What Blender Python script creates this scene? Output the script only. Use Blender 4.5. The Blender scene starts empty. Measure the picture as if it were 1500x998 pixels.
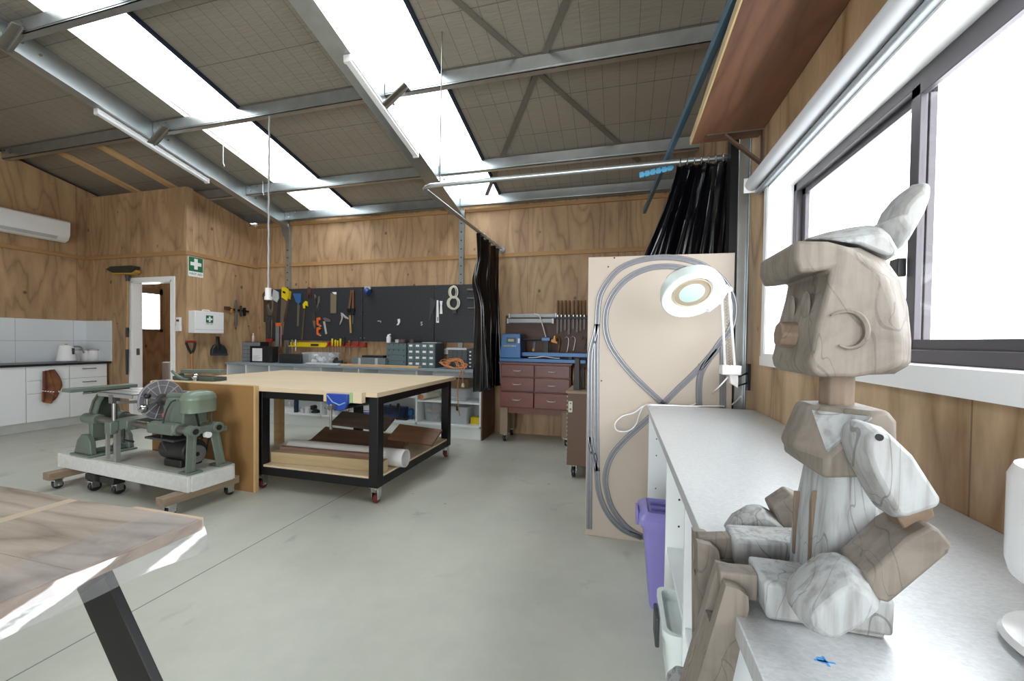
import bpy, bmesh, math, random
from mathutils import Vector, Matrix, Euler
sc = bpy.context.scene
col = sc.collection
RND = random.Random(7)
# ------------------------------------------------------------------ camera
CR = Vector((0.965505, 0.260067, 0.012803)); CU = Vector((0, 0, 1)); CF = Vector((0, 1, 0))
YAW, PITCH, ROLL, FPX, CYP = math.radians(15.09372391), math.radians(-1.04144949), math.radians(0.73368564), 589.101, 510.493
CF = Vector((-math.sin(YAW)*math.cos(PITCH), math.cos(YAW)*math.cos(PITCH), math.sin(PITCH)))
_r = Vector((math.cos(YAW), math.sin(YAW), 0)); _u = _r.cross(CF)
CR = _r*math.cos(ROLL) + _u*math.sin(ROLL); CU = -_r*math.sin(ROLL) + _u*math.cos(ROLL)
EYE = Vector((0, 0, 1.28))
cam = bpy.data.cameras.new('camera'); camo = bpy.data.objects.new('camera', cam); col.objects.link(camo)
cam.sensor_width = 36; cam.lens = FPX*36/1500; cam.shift_y = (CYP-499)/1500; cam.clip_start = .02
m = Matrix.Identity(4)
for i in range(3):
    m[i][0] = CR[i]; m[i][1] = CU[i]; m[i][2] = -CF[i]; m[i][3] = EYE[i]
camo.matrix_world = m
sc.camera = camo
# ------------------------------------------------------------------ light and exposure
sc.view_settings.view_transform = 'Standard'; sc.view_settings.look = 'None'
sc.view_settings.gamma = 1; sc.view_settings.use_curve_mapping = False
sc.view_settings.exposure = EXPOSURE = 1.1
sc.cycles.use_denoising = True
sc.cycles.max_bounces = 10; sc.cycles.diffuse_bounces = 5; sc.cycles.glossy_bounces = 4
sc.cycles.transparent_max_bounces = 24; sc.cycles.transmission_bounces = 8
sc.cycles.sample_clamp_indirect = 4; sc.cycles.caustics_reflective = False; sc.cycles.caustics_refractive = False
w = bpy.data.worlds.new('overcast_sky'); sc.world = w; w.use_nodes = True
SKY = 4.0
w.node_tree.nodes['Background'].inputs[0].default_value = (.93, .97, 1.0, 1)
w.node_tree.nodes['Background'].inputs[1].default_value = SKY
def area(name, loc, rot, sx, sy, power, portal=False, color=(.95, .98, 1)):
    l = bpy.data.lights.new(name, 'AREA'); l.shape = 'RECTANGLE'; l.size = sx; l.size_y = sy; l.energy = power; l.color = color
    l.cycles.is_portal = portal
    o = bpy.data.objects.new(name, l); col.objects.link(o); o.location = loc; o.rotation_euler = rot
    return o
ROOF_S = .235; ROOF_A = math.atan(ROOF_S)
def roofz(y, z0=3.27): return z0 + ROOF_S*(5.4-y)
R90 = math.pi/2
# daylight by window, skylights and an added unseen rear opening (portals only steer the sampling of the sky)
area('window_daylight_portal', (1.0, .55, 1.63), (0, -R90, 0), .8, 3.1, 1, True).rotation_euler = (0, R90, 0)
area('skylight_portal', (-4.36, 2.85, roofz(2.85)+.12), (-ROOF_A, 0, 0), .76, 5.3, 1, True)
area('skylight_portal', (-1.97, 2.85, roofz(2.85)+.12), (-ROOF_A, 0, 0), .66, 5.3, 1, True)
area('rear_fill_portal', (-1.6, -3.45, 1.3), (R90, 0, 0), 3.2, 2.6, 1, True)

# ------------------------------------------------------------------ helpers
def ray(x, y): return CR*((x-750)/FPX) + CU*((CYP-y)/FPX) + CF
def U(x, y, ax, c):
    d = ray(x, y); i = 'xyz'.index(ax); return EYE + d*((c-EYE[i])/d[i])
def lin(c): return c/12.92 if c <= .04045 else ((c+.055)/1.055)**2.4
def rgb(h):
    h = h.lstrip('#'); return tuple(lin(int(h[i:i+2], 16)/255) for i in (0, 2, 4)) + (1,)
MATS = {}
def mat(name, hexc, rough=.5, metal=0, var=.12, scale=6, alpha=1, trans=0, emit=0, bump=0, stretch=(1, 1, 1), spec=.5, coat=0):
    if name in MATS: return MATS[name]
    m = bpy.data.materials.new(name); m.use_nodes = True; nt = m.node_tree; b = nt.nodes['Principled BSDF']
    c = rgb(hexc)
    b.inputs['Base Color'].default_value = c; b.inputs['Roughness'].default_value = rough; b.inputs['Metallic'].default_value = metal
    b.inputs['Specular IOR Level'].default_value = spec; b.inputs['Coat Weight'].default_value = coat
    b.inputs['Alpha'].default_value = alpha; b.inputs['Transmission Weight'].default_value = trans
    if emit:
        b.inputs['Emission Color'].default_value = c; b.inputs['Emission Strength'].default_value = emit
    if var or bump:
        tc = nt.nodes.new('ShaderNodeTexCoord'); mp = nt.nodes.new('ShaderNodeMapping'); mp.inputs['Scale'].default_value = stretch
        n = nt.nodes.new('ShaderNodeTexNoise'); n.inputs['Scale'].default_value = scale; n.inputs['Detail'].default_value = 5
        nt.links.new(tc.outputs['Object'], mp.inputs[0]); nt.links.new(mp.outputs[0], n.inputs['Vector'])
        if var:
            mx = nt.nodes.new('ShaderNodeMix'); mx.data_type = 'RGBA'
            mx.inputs[6].default_value = tuple(max(0, v*(1-var*1.6)) for v in c[:3])+(1,)
            mx.inputs[7].default_value = tuple(min(1, v*(1+var*1.6)) for v in c[:3])+(1,)
            nt.links.new(n.outputs['Fac'], mx.inputs[0]); nt.links.new(mx.outputs[2], b.inputs['Base Color'])
        if bump:
            bp = nt.nodes.new('ShaderNodeBump'); bp.inputs['Strength'].default_value = bump; bp.inputs['Distance'].default_value = .01
            nt.links.new(n.outputs['Fac'], bp.inputs['Height']); nt.links.new(bp.outputs[0], b.inputs['Normal'])
    MATS[name] = m; return m
class NT:
    """small node-graph writer"""
    def __init__(s, name):
        s.m = bpy.data.materials.new(name); s.m.use_nodes = True; s.t = s.m.node_tree; s.b = s.t.nodes['Principled BSDF']; MATS[name] = s.m
    def n(s, typ, **kw):
        o = s.t.nodes.new('ShaderNode'+typ)
        for k, v in kw.items(): setattr(o, k, v)
        return o
    def l(s, a, b): s.t.links.new(a, b)
    def math(s, op, a, b=None, c=None):
        o = s.n('Math', operation=op)
        for i, v in enumerate((a, b, c)):
            if v is None: continue
            if isinstance(v, (int, float)): o.inputs[i].default_value = v
            else: s.l(v, o.inputs[i])
        return o.outputs[0]
    def mix(s, f, a, b, mode='MIX'):
        o = s.n('Mix', data_type='RGBA', blend_type=mode)
        for i, v in ((0, f), (6, a), (7, b)):
            if isinstance(v, (int, float, tuple)): o.inputs[i].default_value = v
            else: s.l(v, o.inputs[i])
        return o.outputs[2]
    def noise(s, vec, scale, detail=4, rough=.5, dist=0):
        o = s.n('TexNoise'); o.inputs['Scale'].default_value = scale; o.inputs['Detail'].default_value = detail
        o.inputs['Roughness'].default_value = rough; o.inputs['Distortion'].default_value = dist
        s.l(vec, o.inputs['Vector']); return o.outputs['Fac']
    def smooth(s, v, lo, hi):
        o = s.n('MapRange', interpolation_type='SMOOTHSTEP'); s.l(v, o.inputs[0]); o.inputs[1].default_value = lo; o.inputs[2].default_value = hi
        return o.outputs[0]
    def xyz(s, kind='Object'):
        tc = s.n('TexCoord'); sp = s.n('SeparateXYZ'); s.l(tc.outputs[kind], sp.inputs[0]); return tc.outputs[kind], sp.outputs
    def comb(s, x, y, z):
        o = s.n('CombineXYZ')
        for i, v in enumerate((x, y, z)):
            if isinstance(v, (int, float)): o.inputs[i].default_value = v
            else: s.l(v, o.inputs[i])
        return o.outputs[0]
    def bump(s, h, strength, dist=.01):
        o = s.n('Bump'); o.inputs['Strength'].default_value = strength; o.inputs['Distance'].default_value = dist
        s.l(h, o.inputs['Height']); s.l(o.outputs[0], s.b.inputs['Normal'])
def wood(name, dark, light, grain='z', rough=.55, scale=1.0, lines=10, knots=False, seam=0, contrast=.5):
    """contour-line grain running along one axis"""
    if name in MATS: return MATS[name]
    s = NT(name); vec, o = s.xyz()
    if grain == 'z': c = s.comb(s.math('MULTIPLY', s.math('ADD', o[0], o[1]), 2.2*scale), 3.7, s.math('MULTIPLY', o[2], .45*scale))
    elif grain == 'x': c = s.comb(s.math('MULTIPLY', o[0], .35*scale), s.math('MULTIPLY', o[1], 2.4*scale), s.math('MULTIPLY', o[2], 2.4*scale))
    else: c = s.comb(s.math('MULTIPLY', o[0], 2.4*scale), s.math('MULTIPLY', o[1], .35*scale), s.math('MULTIPLY', o[2], 2.4*scale))
    f = s.noise(c, 1.0, 3, .45)
    fr = s.math('FRACT', s.math('MULTIPLY', f, lines))
    ring = s.math('ABSOLUTE', s.math('SUBTRACT', fr, .5)); ring = s.math('MULTIPLY', ring, 2)
    ring = s.math('POWER', ring, 2.5)
    fine = s.noise(c, 26, 2, .6)
    broad = s.noise(c, 1.7, 2)
    k = s.math('ADD', s.math('MULTIPLY', ring, contrast*.55), s.math('ADD', s.math('MULTIPLY', s.smooth(broad, .3, .7), contrast*.55), s.math('MULTIPLY', fine, contrast*.5)))
    colr = s.mix(k, rgb(light), rgb(dark))
    if knots:
        v = s.n('TexVoronoi'); v.inputs['Scale'].default_value = 4.2; v.inputs['Randomness'].default_value = 1
        s.l(s.comb(s.math('ADD', o[0], o[1]), 1.3, s.math('MULTIPLY', o[2], .8)), v.inputs['Vector'])
        sp = s.n('SeparateXYZ'); s.l(v.outputs['Color'], sp.inputs[0])
        kn = s.math('MULTIPLY', s.math('SUBTRACT', 1.0, s.smooth(v.outputs['Distance'], .05, .12)), s.math('GREATER_THAN', sp.outputs[0], .7))
        v2 = s.n('TexVoronoi'); v2.inputs['Scale'].default_value = 1; s.l(s.comb(s.math('MULTIPLY', s.math('ADD', o[0], o[1]), 11), 1.3, s.math('MULTIPLY', o[2], 8)), v2.inputs['Vector'])
        s2 = s.n('SeparateXYZ'); s.l(v2.outputs['Color'], s2.inputs[0])
        zz_ = s.math('ADD', o[2], s.math('MULTIPLY', s.noise(s.comb(s.math('ADD', o[0], o[1]), 0, 0), .9, 1), .8))
        row = s.math('LESS_THAN', s.math('FRACT', s.math('MULTIPLY', zz_, 1.15)), .16)
        k2 = s.math('MULTIPLY', s.math('MULTIPLY', row, s.math('GREATER_THAN', s2.outputs[1], .4)), s.math('SUBTRACT', 1.0, s.smooth(v2.outputs['Distance'], .10, .24)))
        kn = s.math('MAXIMUM', kn, k2)
        colr = s.mix(s.math('MULTIPLY', kn, .75), colr, rgb('#4a3120'))
    if seam:
        q = s.math('FRACT', s.math('DIVIDE', s.math('ADD', o[0], o[1]), seam))
        colr = s.mix(s.math('MULTIPLY', s.math('LESS_THAN', q, .004), .6), colr, rgb('#3c2a1a'))
    s.l(colr, s.b.inputs['Base Color']); s.b.inputs['Roughness'].default_value = rough
    return s.m
ORG = {}
class MB:
    def __init__(s): s.v = []; s.f = []
    def add(s, vs, fs):
        n = len(s.v); s.v += [Vector(p) for p in vs]; s.f += [tuple(i+n for i in f) for f in fs]; return s
    def box(s, x0, x1, y0, y1, z0, z1):
        return s.add([(x, y, z) for z in (z0, z1) for y in (y0, y1) for x in (x0, x1)],
                     [(0, 2, 3, 1), (4, 5, 7, 6), (0, 1, 5, 4), (2, 6, 7, 3), (0, 4, 6, 2), (1, 3, 7, 5)])
    def ob(s, c, size, rot=None):
        n = len(s.v); hx, hy, hz = (q/2 for q in size); s.box(-hx, hx, -hy, hy, -hz, hz); s._x(n, c, rot); return s
    def _x(s, n, c, rot=None):
        R = Matrix.Identity(3) if rot is None else (rot if isinstance(rot, Matrix) else Euler(rot).to_matrix())
        for i in range(n, len(s.v)): s.v[i] = R @ s.v[i] + Vector(c)
    def beam(s, a, b, wd, ht, up=(0, 0, 1)):
        """box from a to b"""
        a = Vector(a); b = Vector(b); d = (b-a); L = d.length; d.normalize(); u = Vector(up)
        sd = d.cross(u)
        if sd.length < 1e-4: sd = d.cross(Vector((1, 0, 0)))
        sd.normalize(); u = sd.cross(d)
        R = Matrix((sd, d, u)).transposed(); return s.ob((a+b)/2, (wd, L, ht), R)
    def cyl(s, a, b, r0, r1=None, n=16, caps=True):
        a = Vector(a); b = Vector(b); r1 = r0 if r1 is None else r1; d = (b-a).normalized()
        x = d.orthogonal().normalized(); y = d.cross(x)
        k = len(s.v)
        for p, r in ((a, r0), (b, r1)):
            for i in range(n):
                t = 2*math.pi*i/n; s.v.append(p + (x*math.cos(t)+y*math.sin(t))*r)
        for i in range(n): j = (i+1) % n; s.f.append((k+i, k+j, k+n+j, k+n+i))
        if caps: s.f.append(tuple(k+i for i in reversed(range(n)))); s.f.append(tuple(k+n+i for i in range(n)))
        return s
    def tube(s, pts, r, n=8, closed=False):
        pts = [Vector(p) for p in pts]; N = len(pts); k = len(s.v); x = None
        for i, p in enumerate(pts):
            if closed: d = pts[(i+1) % N]-pts[i-1]
            else: d = pts[min(i+1, N-1)]-pts[max(i-1, 0)]
            d.normalize()
            x = (d.orthogonal() if x is None else x-d*x.dot(d)).normalized(); y = d.cross(x)
            rr = r[i] if isinstance(r, (list, tuple)) else r
            for j in range(n):
                t = 2*math.pi*j/n; s.v.append(p+(x*math.cos(t)+y*math.sin(t))*rr)
        for i in range(N if closed else N-1):
            a = k+i*n; b = k+((i+1) % N)*n
            for j in range(n): q = (j+1) % n; s.f.append((a+j, a+q, b+q, b+j))
        if not closed: s.f.append(tuple(k+j for j in reversed(range(n)))); s.f.append(tuple(k+(N-1)*n+j for j in range(n)))
        return s
    def lathe(s, prof, c=(0, 0, 0), rot=None, n=24):
        """prof: list of (radius, height) from bottom to top; closed at both ends when radius 0"""
        k = len(s.v)
        for r, z in prof:
            for i in range(n): t = 2*math.pi*i/n; s.v.append(Vector((max(r, 1e-5)*math.cos(t), max(r, 1e-5)*math.sin(t), z)))
        for a in range(len(prof)-1):
            for i in range(n): j = (i+1) % n; s.f.append((k+a*n+i, k+a*n+j, k+(a+1)*n+j, k+(a+1)*n+i))
        s.f.append(tuple(k+i for i in reversed(range(n)))); e = k+(len(prof)-1)*n; s.f.append(tuple(e+i for i in range(n)))
        s._x(k, c, rot); return s
    def prism(s, poly, ax, a, b):
        """2D polygon extruded along axis ax from a to b; the poly uses the other two axes in order"""
        k = len(s.v); n = len(poly)
        for t in (a, b):
            for p in poly:
                q = {'x': (t, p[0], p[1]), 'y': (p[0], t, p[1]), 'z': (p[0], p[1], t)}[ax]; s.v.append(Vector(q))
        s.f.append(tuple(range(k, k+n))); s.f.append(tuple(range(k+2*n-1, k+n-1, -1)))
        for i in range(n): j = (i+1) % n; s.f.append((k+i, k+n+i, k+n+j, k+j))
        return s
    def sphere(s, c, r, n=16, sq=(1, 1, 1), rot=None):
        m = n//2; return s.lathe_s([(math.sin(math.pi*i/m)*r, -math.cos(math.pi*i/m)*r) for i in range(m+1)], c, n, sq, rot)
    def lathe_s(s, prof, c, n, sq, rot=None):
        k = len(s.v); s.lathe(prof, (0, 0, 0), None, n)
        for i in range(k, len(s.v)): s.v[i] = Vector((s.v[i].x*sq[0], s.v[i].y*sq[1], s.v[i].z*sq[2]))
        s._x(k, c, rot); return s
    def build(s, name, m, parent=None, bevel=0, smooth=False, seg=2, subsurf=0):
        me = bpy.data.meshes.new(name)
        if parent is not None: org = ORG[parent]
        else:
            xs = [[p[i] for p in s.v] for i in range(3)]
            org = Vector(((min(xs[0])+max(xs[0]))/2, (min(xs[1])+max(xs[1]))/2, min(xs[2])))
        me.from_pydata([tuple(p-org) for p in s.v], [], s.f); me.update()
        bm = bmesh.new(); bm.from_mesh(me); bmesh.ops.recalc_face_normals(bm, faces=bm.faces); bm.to_mesh(me); bm.free()
        me.materials.append(m)
        o = bpy.data.objects.new(name, me); col.objects.link(o); ORG[o] = org
        if parent is not None: o.parent = parent
        else: o.location = org
        if smooth or bevel or subsurf:
            for p in me.polygons: p.use_smooth = True
            me.set_sharp_from_angle(angle=math.radians(40))
        if bevel:
            b = o.modifiers.new('bevel', 'BEVEL'); b.width = bevel; b.segments = seg; b.limit_method = 'ANGLE'; b.angle_limit = math.radians(35)
        if subsurf:
            b = o.modifiers.new('subsurf', 'SUBSURF'); b.levels = subsurf; b.render_levels = subsurf
        return o
def tag(o, label, cat, group=None, kind=None):
    o['label'] = label; o['category'] = cat
    if group: o['group'] = group
    if kind: o['kind'] = kind
    return o
def thing(name, label, cat, loc, group=None):
    o = bpy.data.objects.new(name, None); col.objects.link(o); o.location = loc; o.empty_display_size = .05
    ORG[o] = Vector(loc); tag(o, label, cat, group); return o
def struct(o): o['kind'] = 'structure'; return o
def copy_tree(o, parent=None):
    c = o.copy(); col.objects.link(c)
    if parent is not None: c.parent = parent
    for ch in [q for q in bpy.data.objects if q.parent == o and q != c]: copy_tree(ch, c)
    ORG[c] = ORG[o]; return c
def catmull(pts, n=6, closed=False):
    P = [Vector(p) for p in pts]; out = []; N = len(P)
    for i in range(N if closed else N-1):
        if closed: a, b, c, d = P[i-1], P[i], P[(i+1) % N], P[(i+2) % N]
        else: a, b, c, d = P[max(i-1, 0)], P[i], P[i+1], P[min(i+2, N-1)]
        for k in range(n):
            t = k/n; out.append(.5*((2*b)+(c-a)*t+(2*a-5*b+4*c-d)*t*t+(3*b-a-3*c+d)*t**3))
    if not closed: out.append(P[-1])
    return out
def text(body, name, m, parent, loc, rot, size, extrude=.0004, align='CENTER'):
    cu = bpy.data.curves.new(name, 'FONT'); cu.body = body; cu.size = size; cu.extrude = extrude; cu.align_x = align; cu.align_y = 'CENTER'
    t = bpy.data.objects.new('tmp', cu); col.objects.link(t); bpy.context.view_layer.update()
    me = bpy.data.meshes.new_from_object(t.evaluated_get(bpy.context.evaluated_depsgraph_get())); me.name = name
    bpy.data.objects.remove(t); me.transform(Matrix.LocRotScale(Vector(loc)-ORG[parent], Euler(rot), None))
    me.materials.clear(); me.materials.append(m)
    o = bpy.data.objects.new(name, me); col.objects.link(o); o.parent = parent; ORG[o] = ORG[parent]; return o
# ------------------------------------------------------------------ materials
PLY = wood('plywood_wall', '#7b5c40', '#c6a57e', 'z', .55, 1.15, 10, True, 1.2, .62)
PLYR = wood('plywood_window_wall', '#80603e', '#dcbf9a', 'z', .5, .9, 7, True, 1.2, .75)
s = NT('concrete_floor'); vec, o = s.xyz()
n1 = s.noise(vec, 1.1, 6, .6); n2 = s.noise(vec, 14, 5, .65); n3 = s.noise(vec, 3.2, 4, .6, .6)
k = s.math('ADD', s.math('MULTIPLY', s.smooth(n1, .3, .7), .6), s.math('MULTIPLY', n2, .4))
cc = s.mix(k, rgb('#b2b5aa'), rgb('#cfcfc2')); cc = s.mix(s.math('MULTIPLY', s.smooth(n3, .62, .72), .35), cc, rgb('#878a80'))
v = s.n('TexVoronoi'); v.inputs['Scale'].default_value = 2.6; s.l(vec, v.inputs['Vector'])
cc = s.mix(s.math('MULTIPLY', s.math('LESS_THAN', v.outputs['Distance'], .035), .45), cc, rgb('#6f7068'))
jx = s.math('LESS_THAN', s.math('ABSOLUTE', s.math('ADD', o[0], 2.17)), .004)
cc = s.mix(s.math('MULTIPLY', jx, .75), cc, rgb('#4d4a42'))
s.l(cc, s.b.inputs['Base Color']); s.l(s.math('ADD', .28, s.math('MULTIPLY', n2, .25)), s.b.inputs['Roughness'])
s.bump(n2, .06)
CONC = s.m
s = NT('foil_insulation'); vec, o = s.xyz()
n1 = s.noise(s.comb(s.math('MULTIPLY', o[0], 5), s.math('MULTIPLY', o[1], 40), 0), 1.0, 4, .7); n2 = s.noise(vec, 1.3, 3)
cc = s.mix(n2, rgb('#97917f'.replace('7f','86')), rgb('#b1aa9e')); cc = s.mix(s.math('MULTIPLY', n1, .5), cc, rgb('#857e74'))
lx = s.math('LESS_THAN', s.math('FRACT', s.math('DIVIDE', s.math('ADD', o[0], 20), .15)), .03)
ly = s.math('LESS_THAN', s.math('FRACT', s.math('DIVIDE', s.math('ADD', o[1], 20), .45)), .014)
cc = s.mix(s.math('MULTIPLY', s.math('MAXIMUM', lx, ly), .6), cc, rgb('#3a3630'))
s.l(cc, s.b.inputs['Base Color']); s.b.inputs['Metallic'].default_value = .35; s.b.inputs['Roughness'].default_value = .5
s.bump(n1, .3, .02); FOIL = s.m
s = NT('polycarbonate_sheet'); vec, o = s.xyz()
tr = s.n('BsdfTransparent'); tl = s.n('BsdfTranslucent'); ms = s.n('MixShader')
tr.inputs[0].default_value = (.92, .96, .98, 1); tl.inputs[0].default_value = (.9, .95, .97, 1)
wv = s.math('MULTIPLY', s.math('ADD', s.math('SINE', s.math('MULTIPLY', o[0], 80)), 1), .06)
s.l(s.math('ADD', .12, wv), ms.inputs[0]); s.l(tr.outputs[0], ms.inputs[1]); s.l(tl.outputs[0], ms.inputs[2])
s.l(ms.outputs[0], s.t.nodes['Material Output'].inputs[0]); POLY = s.m
s = NT('window_glass')
tr = s.n('BsdfTransparent'); gl = s.n('BsdfGlossy'); gl.inputs['Roughness'].default_value = .02; ms = s.n('MixShader'); ms.inputs[0].default_value = .05
s.l(tr.outputs[0], ms.inputs[1]); s.l(gl.outputs[0], ms.inputs[2]); s.l(ms.outputs[0], s.t.nodes['Material Output'].inputs[0]); GLASS = s.m
GALV = mat('galvanised_steel', '#b4babb', .3, .85, .12, 9)
GALVD = mat('galvanised_strap', '#7d7970', .5, .5)
WHITE = mat('white_paint', '#eeeeee', .45, 0, .02)
WHITEG = mat('white_gloss', '#f2f3f3', .2, 0, 0)
WMEL = mat('white_melamine', '#e6eaea', .4, 0, .02)
BLACK = mat('black_plastic', '#1b1c1e', .45, 0, .1)
BSTEEL = mat('black_steel', '#121315', .45, .2, .1)
CHROME = mat('chrome', '#c9cccf', .15, 1, 0)
ALU = mat('dark_aluminium', '#4b474c', .4, .3, .05)
STEEL = mat('worn_steel', '#8b8984', .35, .8, .15)
DGREY = mat('dark_grey_plastic', '#3a3d40', .5)
LGREY = mat('light_grey_plastic', '#b9bdbf', .5)
RED = mat('red_plastic', '#a5302a', .45)
YEL = mat('yellow_plastic', '#dcc318', .45)
BLUE = mat('blue_paint', '#2b5f93', .4)
ORANGE = mat('orange_paint', '#d9652a', .45)
PINE = wood('pine_timber', '#b98f5c', '#dcb98a', 'x', .6, 2, 6)
PINEY = wood('pine_timber_lengthwise', '#b98f5c', '#dcb98a', 'y', .6, 2, 6)
DWOOD = wood('dark_timber', '#3a2a21', '#5e473a', 'x', .6, 2, 6)
BWOOD = wood('brown_handle_wood', '#5e3d26', '#8a6240', 'z', .5, 4, 5)
MDF = mat('raw_mdf', '#b5885a', .6, 0, .08, 3)
def clearmat(name, hexc, alpha):
    return mat(name, hexc, .15, 0, 0, alpha=alpha)
CLEAR = clearmat('clear_plastic', '#dfe5e8', .22)
# ------------------------------------------------------------------ the room shell
BY, RX, LX, DY, FX = 5.40, .76, -7.92, 4.26, -5.88
B = MB().box(LX-.3, RX+.3, -3.4, 7.6, -.12, 0); f = B.build('floor', CONC); struct(f)
for v_ in f.data.vertices: v_.co += Vector((f.location.x, f.location.y, f.location.z))
f.location = (0, 0, 0)
struct(MB().prism([(FX, 0), (RX+.12, 0), (RX+.12, 3.24), (FX, 3.24)], 'y', BY, BY+.1).build('wall_back', PLY))
WZ0, WZ1, WY0, WY1, WXO = 1.215, 2.13, -1.3, 2.45, .90
wr = MB()
wr.prism([(-3.4, 0), (BY+.1, 0), (BY+.1, 3.24), (-3.4, 5.25)], 'x', RX, WXO+.02)
wall = wr.build('wall_right', PLYR)
cut = MB().box(RX-.2, WXO+.3, WY0, WY1, WZ0, WZ1).build('cut', PLYR)
bo = wall.modifiers.new('opening', 'BOOLEAN'); bo.object = cut; bo.operation = 'DIFFERENCE'; bo.solver = 'EXACT'
bpy.context.view_layer.update()
me = bpy.data.meshes.new_from_object(wall.evaluated_get(bpy.context.evaluated_depsgraph_get())); wall.modifiers.clear(); wall.data = me
bpy.data.objects.remove(cut); struct(wall)
struct(MB().prism([(-3.4, 0), (7.0, 0), (7.0, 2.86), (-3.4, 5.25)], 'x', LX-.1, LX).build('wall_left', PLY))
RD0, RD1, RDZ = -3.2, 0.0, 2.6  # unseen doorway added behind the camera, sized and shifted for frontal fill light
struct(MB().box(LX-.1, RD0, -3.5, -3.4, 0, 5.4).box(RD1, RX+.16, -3.5, -3.4, 0, 5.4).box(RD0, RD1, -3.5, -3.4, RDZ, 5.4).build('wall_rear', PLY))
struct(MB().box(LX-.32, LX-.1, -3.4, 7.0, 0, 5.6).build('wall_outer', mat('unlit_gap_dark', '#3c3a38', .7)))  # added to stop light leaking; dark colour stands for the unlit gap
# partition with the doorway
D0, D1, DZ = -6.93, -6.14, 2.08
zt = roofz(DY, 3.11)
p = MB().box(LX, D0, DY, DY+.09, 0, zt).box(D1, FX, DY, DY+.09, 0, zt).box(D0, D1, DY, DY+.09, DZ, zt)
struct(p.build('wall_partition', PLY))
struct(MB().prism([(DY+.09, 0), (BY+1.6, 0), (BY+1.6, 2.8), (BY, roofz(BY, 3.11)), (DY+.09, roofz(DY+.09, 3.11))], 'x', FX-.09, FX).build('wall_first_aid_side', PLY))
struct(MB().box(LX, FX-.09, 6.55, 6.64, 0, 2.6).build('wall_washroom', wood('plywood_washroom', '#8e5f38', '#c18d5a', 'z', .5, 1, 9, True, 1.2)))
struct(MB().box(LX, FX-.09, DY+.09, 6.55, 2.5, 2.56).build('ceiling_washroom', WHITE))
# timber cover battens over the sheet joints
BAT = wood('timber_batten', '#8f6a42', '#b58c5c', 'x', .6, 2, 5); BATY = wood('timber_batten_lengthwise', '#8f6a42', '#b58c5c', 'y', .6, 2, 5)
for i, (a, b_) in enumerate(((FX, -5.245), (-5.2, -2.25), (-2.17, RX))):
    struct(MB().box(a, b_, BY-.02, BY, 2.445, 2.5).build('trim_%d' % (i+1), BAT, bevel=.003))
struct(MB().box(FX, FX+.02, DY, BY-.02, 2.43, 2.485).build('trim_4', BATY, bevel=.003))
struct(MB().box(LX+.02, FX+.02, DY-.02, DY, 2.43, 2.485).build('trim_5', BAT, bevel=.003))
struct(MB().box(LX, LX+.02, -2, DY, 2.43, 2.485).build('trim_6', BATY, bevel=.003))
struct(MB().box(FX, RX, BY-.03, BY, 3.1, 3.14).build('trim_7', BAT))
# roof: foil insulation held by wire, with two strips of translucent sheet
SK = ((-4.74, -3.98), (-2.30, -1.64))
c = MB()
for a, b_ in ((LX-.32, SK[0][0]), (SK[0][1], SK[1][0]), (SK[1][1], RX+.14)):
    c.prism([(-3.4, roofz(-3.4)), (7.0, roofz(7.0)), (7.0, roofz(7.0)+.05), (-3.4, roofz(-3.4)+.05)], 'x', a, b_)
for a, b_ in SK: c.prism([(-3.4, roofz(-3.4)), (.3, roofz(.3)), (.3, roofz(.3)+.05), (-3.4, roofz(-3.4)+.05)], 'x', a, b_)  # unseen skylight ends closed over to cut the light on the left
ce = c.build('ceiling', FOIL)
for v_ in ce.data.vertices: v_.co += Vector(ce.location)
ce.location = (0, 0, 0); struct(ce)
SEAL = mat('dark_blue_foam_seal', '#1e2a3c', .7, 0, .1)
for i, (a, b_) in enumerate(SK):
    q = MB(); n = 24
    pts = [(a-.02+(b_-a+.04)*k/n, .012*math.sin(k/n*math.pi*8)) for k in range(n+1)]
    vs = []; fs = []
    for y in (.2, 5.42):
        for x, dz in pts: vs.append((x, y, roofz(y)+.075+dz))
    for k in range(n): fs.append((k, k+1, n+2+k, n+1+k))
    q.add(vs, fs); sk = struct(q.build('window_%d' % (i+2), POLY))
    q = MB().prism([(-3.4, roofz(-3.4)-.03), (5.4, roofz(5.4)-.03), (5.4, roofz(5.4)+.06), (-3.4, roofz(-3.4)+.06)], 'x', b_, b_+.03)
    struct(q.build('trim_%d' % (8+i), SEAL))
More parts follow.
